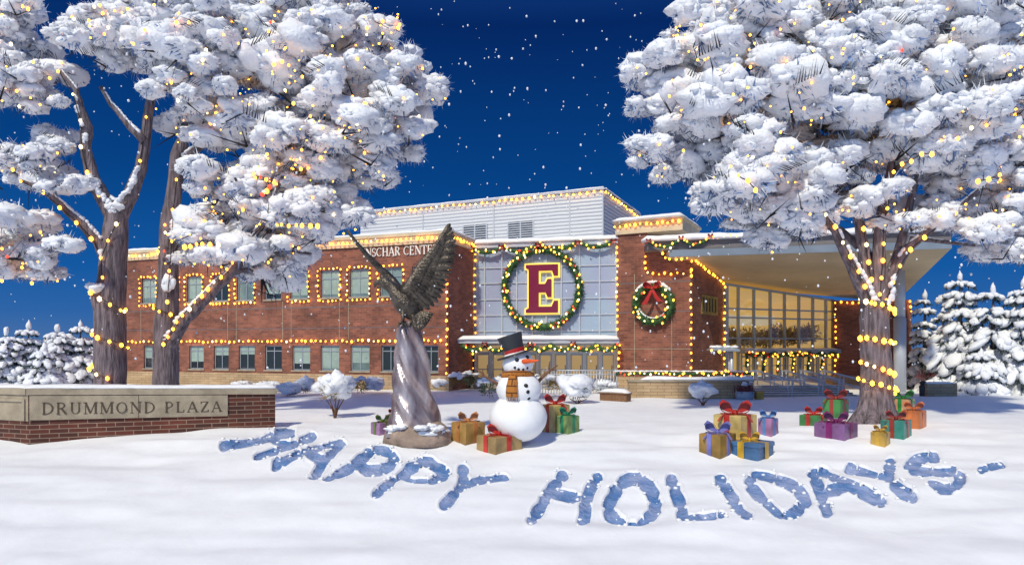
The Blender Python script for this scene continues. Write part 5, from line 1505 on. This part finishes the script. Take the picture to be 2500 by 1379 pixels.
# wreath on the pier
wr = deco('wreath', gcirc(B, 1598, 742, 43, 43, 0.26), 0.35, 'round green wreath with red bow and snow on the brick pier', 'wreath', None, 0.22, (), 0.4, 260, 0.06, Rv=B.d, Fv=B.n)
mb = MB(); bow_mb(mb, B.hit(1600, 706, 0.7), B.d, Vector((0, 0, 1)), B.n, 0.92); tails_mb(mb, B.hit(1600, 706, 0.68), B.d, Vector((0, 0, 1)), B.n, 0.85, 1.15); mb.build('bow', M['red'], wr)
sn = Cloud()
for i in range(24):
    a = math.radians(-45 + 90 * i / 23); sn.lobe_dir(B.hit(1598 + 52 * math.sin(a), 742 - 51 * math.cos(a), 0.25), B.d * math.cos(a) + Vector((0, 0, -math.sin(a))), 0.20, 0.22, 0.07 + 0.07 * math.cos(a * 1.5))
for i in range(16):
    a = math.radians(-65 + 110 * i / 15); sn.lobe_dir(B.hit(1598 + 36 * math.sin(a), 742 + 35 * math.cos(a), 0.25), B.d * math.cos(a) + Vector((0, 0, math.sin(a))), 0.14, 0.18, 0.06)
sn.build('snow_cap', M['snow'], wr)
# hall doors: garland along the hood and six drops
hz_ = zdh - 0.22
gp = [HALL.at(HALL.u(x), hz_ + 0.10 * math.sin(i * 1.3), 0.75) for i, x in enumerate(range(1803, 2026, 6))]
deco('door_garland', gp, 0.20, 'green garland with lights along the hood over the hall doors', 'garland', 'garlands on the building', 0.24, [HALL.at(HALL.u(x), hz_ + 0.05, 0.8) for x in (1806, 1848, 1924)], 0.22, 190, 0.05, Rv=HALL.d, Fv=HALL.n)
for x, lb in zip((1804, 1846, 1880, 1917, 1954, 1987), ('leftmost garland drop beside the hall column', 'second garland drop from the left at the hall doors', 'third garland drop from the left at the hall doors', 'fourth garland drop from the left at the hall doors', 'fifth garland drop from the left at the hall doors', 'rightmost garland drop at the hall doors')):
    u = HALL.u(x); deco('garland_drop', [HALL.at(u + 0.05 * math.sin(z * 4), z, 0.72) for z in np.arange(hz_ - 0.15, 0.95 if x > 1810 else 1.3, -0.1)], 0.15, lb, 'garland', 'garland drops at the hall doors', 0.25, (), 0.2, 190, 0.045, Fv=HALL.n)

# ================================================================== terrace, steps, rails
TW = Plane(1535, 37.8, 1838, 37.6)
tw_ = thing('terrace_wall', TW.at(TW.L / 2, 0), 'low buff stone terrace wall with snow on top before the brick pier', 'wall')
mb = MB(); pbox(mb, TW, 0, TW.L, -0.4, 0.88, -0.5, 0.0); mb.build('stone_body', M['stone'], tw_, uv=True)
mb = MB(); pbox(mb, TW, -0.05, TW.L + 0.05, 0.88, 0.99, -0.55, 0.06); mb.build('coping', M['limestone'], tw_)
mb = MB(); snow_ridge(mb, [TW.at(0.7, 0.985, -0.25), TW.at(TW.L + 0.05, 0.985, -0.25)], 0.64, 0.18, seed=80); mb.build('snow_cap', M['snow'], tw_, smooth=True)
TR = Plane(1505, 39.6, 1838, 39.2)
tr = thing('terrace_railing', TR.at(TR.L / 2, 0), 'metal terrace railing under a lit garland between pier and steps', 'railing')
zt_ = H - (911 - HZ) / F * 39.4
mb = MB(); mb.tube([TR.at(0, zt_), TR.at(TR.L, zt_)], 0.045, 8); mb.tube([TR.at(0, zt_ - 0.85), TR.at(TR.L, zt_ - 0.85)], 0.03, 8); mb.build('rail', M['metal'], tr, smooth=True)
for i in range(9):
    u = TR.L * (i + 0.02) / 8.04; mb = MB(); mb.tube([TR.at(u, -0.1), TR.at(u, zt_)], 0.035, 8); mb.build('post', M['metal'], tr, smooth=True)
gp = [TR.at(TR.L * i / 60, zt_ - 0.02 + 0.05 * math.sin(i * 0.9), 0.08) for i in range(61)]
deco('railing_garland', gp, 0.14, 'green garland with white and red lights laid along the terrace railing', 'garland', 'garlands on the building', 0.22, (), 0.2, 200, 0.05)
ts = Cloud()
for i in range(50): ts.lobe(TR.at(TR.L * (random.random() ** 1.4), zt_ + 0.12, 0.05), 0.2, 0.13, 0.05)
o = ts.build('snow_cap', M['snow'], tr)

SP = Plane(1842, 38.9, 2092, 38.9)
stp = thing('staircase', SP.at(SP.L / 2, 0), 'broad flight of shallow stone steps leading up to the hall doors', 'stairs')
for i in range(5):
    mb = MB(); pbox(mb, SP, 0.0, SP.L, -0.3, PZ * (i + 1) / 5, -0.45 * (i + 1) - (6.5 if i == 4 else 0.0), -0.45 * i); mb.build('step', M['concrete'], stp)
mb = MB()
for i in range(5): snow_ridge(mb, [SP.at(0.1, PZ * (i + 1) / 5 - 0.01, -0.45 * i - 0.36), SP.at(SP.L - 0.1, PZ * (i + 1) / 5 - 0.01, -0.45 * i - 0.36)], 0.14, 0.04, seed=90 + i)
mb.build('step_snow', M['snow'], stp, smooth=True)
for px, lb in ((1888, 'leftmost metal handrail on the wide steps'), (1962, 'second metal handrail from the left on the wide steps'), (2010, 'third metal handrail from the left on the wide steps'), (2062, 'metal handrail on the steps nearest the right brick block')):
    u = SP.u(px) ; hr = thing('handrail', SP.at(u, 0.0), lb, 'handrail', 'handrails on the wide steps'); mb = MB()
    for du in (0, 0.22):
        uu = u + du
        a, b = SP.at(uu + 0.75, 0.92, 0.35), SP.at(uu - 0.4, 0.92 + PZ, -2.2)
        mb.tube([a - Vector((0, 0, 0.25)), a, b, b - Vector((0, 0, .3))], 0.032, 7); mb.tube([a - Vector((0, 0, 0.45)), b - Vector((0, 0, 0.45))], 0.024, 7)
    mb.build('rail', M['metal_light'], hr, smooth=True)
    for du in (0, 0.22):
        for t in (0.03, 0.5, 0.97):
            p = SP.at(u + du + 0.75, 0.92, 0.35).lerp(SP.at(u + du - 0.4, 0.92 + PZ, -2.2), t); q = p.copy(); q.z = PZ * max(0, min(1, t)) - 0.1
            mb = MB(); mb.tube([q, p], 0.028, 7); mb.build('post', M['metal_light'], hr, smooth=True)
# railing at the left entrance
ER = Plane(1325, 40.5, 1505, 40.5)
er = thing('metal_railing', ER.at(ER.L / 2, 0), 'pale metal railing with thin uprights before the left entrance doors', 'railing')
mb = MB()
for z in (1.42, 1.18, 0.45): mb.tube([ER.at(0, z), ER.at(ER.L, z)], 0.032, 7)
mb.build('rail', M['metal_light'], er, smooth=True)
mb = MB()
for i in range(27): mb.tube([ER.at(ER.L * i / 26, -0.1), ER.at(ER.L * i / 26, 1.42)], 0.022, 6)
o = mb.build('uprights', M['metal_light'], er, smooth=True)
# flat topped lamp beside the hall
lp = thing('canopy_lamp', W(1786, 930, 41.5), 'flat snowy roofed lamp standing on a pale pole beside the hall glass', 'lamp')
kx = 41.5 / F
mb = MB(); pb = W(1786, 960, 41.5); pb.z = -0.1; mb.tube([pb, W(1786, 850, 41.5)], 0.10, 10); mb.tube([W(1780, 940, 41.6), W(1780, 850, 41.6)], 0.05, 8); mb.build('pole', M['metal_light'], lp, smooth=True)
mb = MB(); c = W(1766, 853, 41.5); mb.loft([[c + Vector((x * kx, y, z)) for x, y, z in r] for r in ([(-36, -.5, -.05), (34, -.5, -.12), (34, .5, -.12), (-36, .5, -.05)], [(-36, -.5, .02), (34, -.5, 0.0), (34, .5, 0.0), (-36, .5, .02)], [(-8, -.2, .22), (10, -.2, .22), (10, .2, .22), (-8, .2, .22)])]); mb.build('hood', M['metal'], lp)
sn = Cloud()
for i in range(12): sn.lobe(c + Vector((random.uniform(-30, 30) * kx, random.uniform(-.35, .35), 0.15)), 0.26, 0.2, 0.09)
sn.build('snow_cap', M['snow'], lp)
bulb(lp, c + Vector((-15 * kx, -0.45, -0.12)), 'warm', 0.10); bulb(lp, c + Vector((-34 * kx, -0.45, -0.05)), 'warm', 0.08)
# yellow box at the steps, stone bench, bin, wooden bench
yb = thing('yellow_box', W(1853, 972, 37.3), 'small yellow salt box at the left end of the steps', 'box')
c = W(1853, 972, 37.3); c.z = 0.15
MB().rbox(c, (0.42, 0.36, 0.36), None, 0.02).build('body', pmat('yellow_paint', (0.62, 0.38, 0.06)), yb); MB().rbox(c + Vector((0, 0, 0.20)), (0.46, 0.40, 0.07), None, 0.015).build('lid', paper['yellow_paint'], yb)
sb = thing('stone_bench', W(2298, 968, 39.0), 'buff stone block bench with a slatted recess by the snowy pines', 'bench')
BQ = Plane(2263, 39.0, 2337, 39.0)
mb = MB(); pbox(mb, BQ, 0, BQ.L, -0.2, 0.72, -0.6, 0); mb.build('stone_body', M['stone'], sb, uv=True)
mb = MB()
for z in (0.22, 0.33, 0.44): pbox(mb, BQ, 0.35, BQ.L - 0.2, z, z + 0.035, -0.02, 0.02)
mb.build('slat', M['limestone'], sb)
mb = MB(); snow_ridge(mb, [BQ.at(0, 0.71, -0.3), BQ.at(BQ.L, 0.71, -0.3)], 0.62, 0.10, seed=95); mb.build('snow_cap', M['snow'], sb, smooth=True)
bn = thing('litter_bin', W(2254, 966, 39.4), 'dark rounded litter bin beside the stone bench', 'litter bin')
c = W(2254, 966, 39.4); c.z = 0
mb = MB(); mb.loft([[c + Vector((r * math.cos(q), r * math.sin(q), z)) for q in [2 * math.pi * i / 16 for i in range(16)]] for z, r in ((-.1, .17), (.1, .2), (.55, .22), (.62, .16), (.70, .15))]); mb.build('body', M['dark'], bn, smooth=True)
mb = MB(); mb.loft([[c + Vector((r * math.cos(q), r * math.sin(q), z)) for q in [2 * math.pi * i / 16 for i in range(16)]] for z, r in ((.70, .2), (.78, .2), (.88, .06))]); mb.build('lid', M['dark'], bn, smooth=True)
wb = thing('wooden_bench', W(1496, 978, 36.0), 'brown wooden bench half buried in snow left of the terrace wall', 'bench')
WB = Plane(1462, 36.6, 1532, 35.6)
mb = MB()
for i in range(3): pbox(mb, WB, 0, WB.L, 0.34, 0.40, -0.12 - 0.2 * i, 0.05 - 0.2 * i)
mb.build('seat', M['wood'], wb); mb = MB(); pbox(mb, WB, 0.06, WB.L - 0.06, -0.2, 0.335, -0.5, 0.0); mb.build('base', M['wood'], wb)
mb = MB(); snow_ridge(mb, [WB.at(-0.02, 0.395, -0.22), WB.at(WB.L, 0.395, -0.22)], 0.5, 0.2, seed=96); mb.build('snow_cap', M['snow'], wb, smooth=True)

# ================================================================== shrubs
def shrub(px, base, wpx, hpx, label, tw='greentwig', snow=1.0, stem=0.25, D=None, name='snowy_shrub', ntw=260, up=0.4, cat='shrub', group=None, gaps=False):
    D = D or GD(px, base); k = D / F; c = W(px, base, D); c.z = ground_z(c.x, c.y)
    t = thing(name, c, label, cat, group); w, h = wpx * k / 2, hpx * k; zc = c.z + h * (stem + (1 - stem) / 2); hz = h * (1 - stem) / 2
    if stem > 0.1:
        mb = MB()
        for i in range(5):
            a = i * 1.25; mb.tube([c + Vector((0, 0, -.1)), c + Vector((0.12 * w * math.cos(a), 0.12 * w * math.sin(a), h * stem * 0.6)), c + Vector((0.5 * w * math.cos(a), 0.5 * w * math.sin(a), h * stem * 1.5))], [0.035, 0.03, 0.012], 6)
        mb.build('stem', M['stick'], t, smooth=True)
    cl = Cloud(); n = ntw
    d = unit(rng.normal(size=(n, 3)) * np.array([1, 1, 0.8]) + np.array([0, 0, up - 0.5 * snow]))
    rt = np.array([c.x, c.y, zc]) + d * np.array([w, w, hz]) * rng.uniform(0.25, 0.75, (n, 1))
    d2 = unit(d + 0.5 * rng.normal(size=(n, 3)) + np.array([0, 0, 0.35]))
    cl.blades(rt, d2, w * rng.uniform(0.25, 0.55, n), w * rng.uniform(0.025, 0.07, n) + 0.008)
    cl.build('twigs', M[tw], t, smooth=False)
    if snow > 0:
        s = Cloud(); zz = zc + hz * (0.15 if snow >= 1 else 0.5)
        V = LOBE2
        if snow >= 1: s.lobe((c.x, c.y, zz + 0.1 * hz), w * 0.95, w * 0.95, hz * 0.85, V)
        for i in range(int(16 * snow)):
            a = random.uniform(0, 6.28); e = random.uniform(0.1, 1.2); q = Vector((math.cos(a) * math.cos(e), math.sin(a) * math.cos(e), math.sin(e)))
            s.lobe((c.x + q.x * w * 0.75, c.y + q.y * w * 0.75, zz + q.z * hz * 0.65), w * random.uniform(.2, .42), w * random.uniform(.2, .42), hz * random.uniform(.15, .3), LOBE1)
        s.build('snow_cap', M['snow_tree'], t)
    return t

random.seed(31)
SG = 'snowy shrubs along the building'
shrub(818, 1020, 96, 108, 'round snow capped shrub on a short stem standing alone left of the statue', 'drytwig', 1.0, 0.32)
shrub(1190, 985, 58, 52, 'small green twigged shrub with snow just left of the snowman', 'greentwig', 0.7, 0.1)
shrub(1410, 982, 92, 70, 'big snow covered shrub behind the presents right of the snowman', 'greentwig', 1.0, 0.12)
shrub(1352, 968, 50, 44, 'brownish shrub with a little snow between snowman and snow covered shrub', 'drytwig', 0.5, 0.1)
shrub(1476, 962, 60, 34, 'low snowy shrub behind the wooden bench', 'greentwig', 1.0, 0.05)
shrub(1520, 952, 42, 40, 'dark dry shrub at the corner of the brick pier', 'stick', 0.4, 0.15)
shrub(1716, 986, 64, 58, 'round snow capped shrub in front of the terrace wall', 'drytwig', 1.0, 0.22)
shrub(2262, 946, 62, 56, 'reddish bare shrub behind the stone bench', 'redtwig', 0.0, 0.1, D=44.5)
for x, b, w, h, tw, s_, lb in ((652, 956, 66, 24, 'greentwig', 1.0, 'low green shrub under snow at the right end of the sign wall'), (702, 968, 52, 34, 'greentwig', 1.0, 'snow mound shrub just right of the sign wall'), (745, 966, 50, 44, 'drytwig', 1.0, 'snowy shrub between sign wall and round stemmed shrub'), (880, 966, 52, 44, 'drytwig', 0.6, 'brown shrub with snow right of the round stemmed shrub'), (916, 960, 46, 40, 'greentwig', 1.0, 'greenish snowy shrub left of the statue column'), (950, 950, 44, 66, 'drytwig', 0.0, 'golden dry upright shrub against the brick wing'), (1078, 955, 44, 34, 'greentwig', 1.0, 'snowy shrub right of the statue column'), (1112, 956, 40, 42, 'drytwig', 0.8, 'snowy shrub below the end of the entrance canopy'), (1148, 952, 46, 40, 'greentwig', 0.8, 'snowy shrub by the left entrance doors'), (1228, 950, 50, 34, 'greentwig', 1.0, 'snowy shrub behind the snowman left shoulder'), (1310, 950, 44, 32, 'drytwig', 1.0, 'snowy shrub behind the snowman right arm'), (590, 948, 50, 16, 'stick', 1.0, 'tiny snow mound shrub behind the sign wall')):
    shrub(x, b, w, h, lb, tw, s_, 0.08, group=SG)
# planter of dry reeds
pl_ = thing('reed_planter', W(1818, 974, 37.2), 'round grey planter of reddish dry reeds at the end of the terrace wall', 'planter')
c = W(1818, 974, 37.0); c.z = 0
mb = MB(); mb.loft([[c + Vector((r * math.cos(q), r * .7 * math.sin(q), z)) for q in [2 * math.pi * i / 20 for i in range(20)]] for z, r in ((-.1, .42), (.12, .48), (.40, .52), (.42, .46), (.36, .45))]); mb.build('pot', M['metal'], pl_, smooth=True)
cl = Cloud(); n = 300; rt = np.array([c.x, c.y, 0.3]) + rng.normal(size=(n, 3)) * np.array([.22, .15, .03]); d = unit(rng.normal(size=(n, 3)) * np.array([.3, .3, .1]) + np.array([0, 0, 1]))
cl.blades(rt, d, rng.uniform(.3, .75, n), rng.uniform(.02, .045, n)); cl.build('reeds', M['redtwig'], pl_, smooth=False)
sn = Cloud()
for i in range(10): sn.lobe(c + Vector((random.uniform(-.4, .4), random.uniform(-.3, .2), random.uniform(.75, .95))), .12, .1, .05)
sn.build('snow_cap', M['snow_tree'], pl_)

# ================================================================== snowy conifers
def conifer(px, top, base, wpx, D, label, seed, group='snow covered pines', lean=0.0):
    random.seed(seed); k = D / F; b = W(px, base, D); b.z = -0.1; tp = W(px, top, D); h = tp.z; w = wpx * k * random.uniform(1.05, 1.3); leanx = random.uniform(-.05, .05)
    t = thing('snowy_pine', b, label, 'pine tree', group)
    MB().tube([b, Vector((b.x, b.y, h * 0.6)), Vector((b.x, b.y, h * 0.98))], [0.03 * h, 0.018 * h, 0.004 * h], 8).build('trunk', M['bark'], t, smooth=True)
    S, N = Cloud(), Cloud(); tiers = max(8, int(h / 0.62))
    for i in range(tiers):
        f = i / tiers; z = h * (0.05 + 0.93 * f); R_ = w * (1 - f) ** 0.5 * random.uniform(0.8, 1.15) + 0.15; z += random.uniform(-.2, .2); nb = max(4, int(6 + 12 * (1 - f))); a0 = random.uniform(0, 6)
        for j in range(nb):
            a = a0 + 2 * math.pi * j / nb + random.uniform(-.2, .2); L = R_ * random.uniform(0.75, 1.1)
            d = Vector((math.cos(a), math.sin(a), -0.30 - 0.25 * (1 - f) + random.uniform(-.1, .1))).normalized(); root = Vector((b.x + leanx * z, b.y, z))
            for q in (0.45, 0.78):
                c = root + d * (L * q); c.z -= 0.10 * L * q * q
                S.lobe_dir(c + Vector((random.uniform(-.1, .1), random.uniform(-.1, .1), 0.05 * L + 0.05)), d + Vector((random.uniform(-.3, .3), random.uniform(-.3, .3), -0.4 * q)), L * random.uniform(.18, .34), L * random.uniform(0.12, 0.24) + .03, L * random.uniform(.08, .15) + 0.04, LOBE1)
            n = 26; ts = rng.uniform(0.15, 1.0, (n, 1)); rt = np.array(root) + np.array(d) * L * ts; rt[:, 2] -= 0.1 * L * ts[:, 0] ** 2 + 0.05
            dv = unit(np.array(d) * 0.7 + rng.normal(size=(n, 3)) * 0.6 + np.array([0, 0, -0.35]))
            N.blades(rt, dv, L * rng.uniform(0.14, 0.30, n) + 0.08, np.full(n, 0.05 * L + 0.03))
    S.lobe((b.x, b.y, h - 0.25), 0.16, 0.16, 0.34)
    S.build('branch_snow', M['snow_tree'], t); N.build('needles', M['pine'], t, smooth=False)
for i, (px, top, base, w, D, lb) in enumerate((
    (2258, 712, 965, 46, 47, 'pointed snowy pine right against the right brick block'), (2343, 666, 968, 80, 44, 'tallest snowy pine at the right'), (2425, 695, 970, 78, 42.5, 'broad snowy pine right of the tallest one'),
    (2302, 752, 958, 52, 49, 'slim pale snowy pine between two pointed pines'), (2500, 680, 978, 80, 41.5, 'snowy pine at the far right edge'), (2290, 850, 960, 60, 46.5, 'low bushy snowy pine behind the stone bench'), (2395, 855, 978, 66, 41, 'low bushy snowy pine in front of the tall pines'),
    (70, 786, 955, 52, 49, 'snowy pine behind the sign wall, left of the forked tree'), (140, 792, 955, 50, 50, 'middle snowy pine left of the forked tree'), (196, 786, 955, 46, 51, 'snowy pine closest to the forked tree trunk'), (15, 800, 955, 56, 48, 'snowy pine at the far left edge'), (108, 840, 955, 46, 46, 'low snowy pine in front of the left pines'), (228, 830, 950, 36, 56, 'snowy pine just behind the end of the brick wing'))):
    conifer(px, top, base, w, D, lb, 400 + i, 'snow covered pines at the right' if px > 1000 else 'snow covered pines at the left')

# ================================================================== string lights on the building
random.seed(77)
def onA(pts, off=0.12): return [A.hit(x, y, off) for x, y in pts]
def zA(pts, off): return [A.at(A.u(x), z, off) for x, z in pts]
string_lights(zA([(306, 9.62), (1094, 9.62)], 0.30), 'string lights along the cream roof edge of the brick wing', 0.36, 0.095)
string_lights([RT.at(0.05, 9.62, 0.22), RT.at(RT.L - 0.1, 9.62, 0.22)], 'string lights along the short roof return beside the lettering', 0.38, 0.09)
string_lights(zA([(306, 3.22), (1078, 3.22)], 0.10), 'string lights above the lower row of windows', 0.40, 0.085)
string_lights(zA([(1094, 9.0), (1093, 0.9)], 0.10), 'vertical string lights on the corner of the brick wing', 0.46, 0.085)
string_lights([RT.at(RT.L - 0.1, z, 0.12) for z in (9.1, 3.5)], 'vertical string lights at the left edge of the glass panels', 0.48, 0.085)
string_lights([GLS.at(0.12, z, 0.5) for z in (2.9, 0.6)], 'short vertical string lights left of the entrance doors', 0.5, 0.07)
WL = ['the leftmost upper window of the brick wing', 'the upper window hidden behind the second trunk', 'the upper window right of the second trunk', 'the upper window under the leaning branch', 'the upper window half covered by low snowy foliage', 'the fully covered upper window behind the foliage', 'the upper window with foliage over its left half', 'the first clear upper window right of the foliage', 'the second clear upper window right of the foliage', 'the upper window behind the bird head']
for i, (a, b) in enumerate(up_px[:10]):
    z0, z1 = UZ[0] - 0.15, UZ[1] + 0.16; u0, u1 = A.u(a) - 0.14, A.u(b) + 0.14
    P = [(u0, z0), (u0, z1), (u1, z1), (u1, z0), (u0 + 0.1, z0)]
    if i == 5: continue
    string_lights([A.at(u, z, 0.10) for u, z in P], 'string lights framing ' + WL[i], 0.33, 0.068, group='string lights round the upper windows')
string_lights([PH.at(PH.u(905), zp - 0.12, 0.2), PH.at(PH.L, zp - 0.12, 0.2)], 'string lights along the top edge of the metal penthouse', 0.52, 0.10, jit=0.07, dep=0.1)
string_lights([PHR.at(0.2, zp - 0.12, 0.15), PHR.at(PHR.L - 1.2, zp - 0.3, 0.15)], 'string lights along the receding right edge of the penthouse', 0.62, 0.10)
string_lights([GLS.at(GLS.L - 0.08, z, 0.3) for z in (9.2, 3.6)] , 'vertical string lights at the right edge of the glass panels', 0.40, 0.085)
string_lights([B.at(0.12, z, 0.12) for z in (2.9, 0.9)], 'vertical string lights at the lower left corner of the brick pier', 0.42, 0.08)
string_lights([B.at(-0.1, zc1 - 0.12, 0.25), B.at(B.u(1664), zc1 - 0.12, 0.25)], 'string lights along the cream cap of the brick pier', 0.34, 0.10)
string_lights([B.hit(x, y, 0.10) for x, y in ((1577, 596), (1577, 665), (1600, 668), (1690, 664))], 'string lights in an L shape over the pier wreath', 0.38, 0.085)
string_lights([B.hit(x, y, 0.6) for x, y in ((1620, 606), (1626, 630), (1650, 636), (1690, 630))], 'short stepped string lights under the canopy corner', 0.36, 0.085)
string_lights([B.at(B.L - 0.05, z, 0.12) for z in (8.0, 0.8)], 'vertical string lights on the right corner of the brick pier', 0.46, 0.09)
string_lights([Cw.at(0.15, zt0 - 0.15, 0.15), Cw.at(Cw.L - 0.1, zt1 - 0.12, 0.15)], 'sloping string lights under the canopy soffit', 0.48, 0.085)
string_lights([Cw.at(Cw.L - 0.08, zt1 - 0.3, 0.15), Cw.at(Cw.L - 0.08, 1.0, 0.15)], 'vertical string lights left of the hall glass', 0.44, 0.085)
string_lights([R.at(0.1, 1.0, 0.12), R.at(0.1, zr - 0.12, 0.12), R.at(R.L - 0.1, zr - 0.12, 0.12), R.at(R.L - 0.1, zr - 0.9, 0.12)], 'string lights up and across the right brick block', 0.42, 0.085)
string_lights([CF.hit(x, y, 0.25) for x, y in ((1738, 580), (1790, 576), (1840, 573))], 'short string lights continuing the canopy garland to the right', 0.34, 0.085)

# ================================================================== falling snow
random.seed(99); V, T = _ico(1); vs, ts = [], []; n0 = 0
for i in range(1300):
    D = random.uniform(9, 40); px, py = random.uniform(-150, 2650), random.uniform(-120, 900)
    p = W(px, py, D); r = random.choice((1.2, 1.5, 1.9, 2.2, 2.6, 3.6)) * 0.85 / F * min(D, 26)
    if random.random() < 0.35: pass
    vs.append(V * r * np.array([1, 1, random.uniform(1.0, 1.5)]) + np.array(p)); ts.append(T + n0); n0 += len(V)
o = from_arrays('falling_snow', np.concatenate(vs), np.concatenate(ts), M['snow_tree']); o['kind'] = 'stuff'
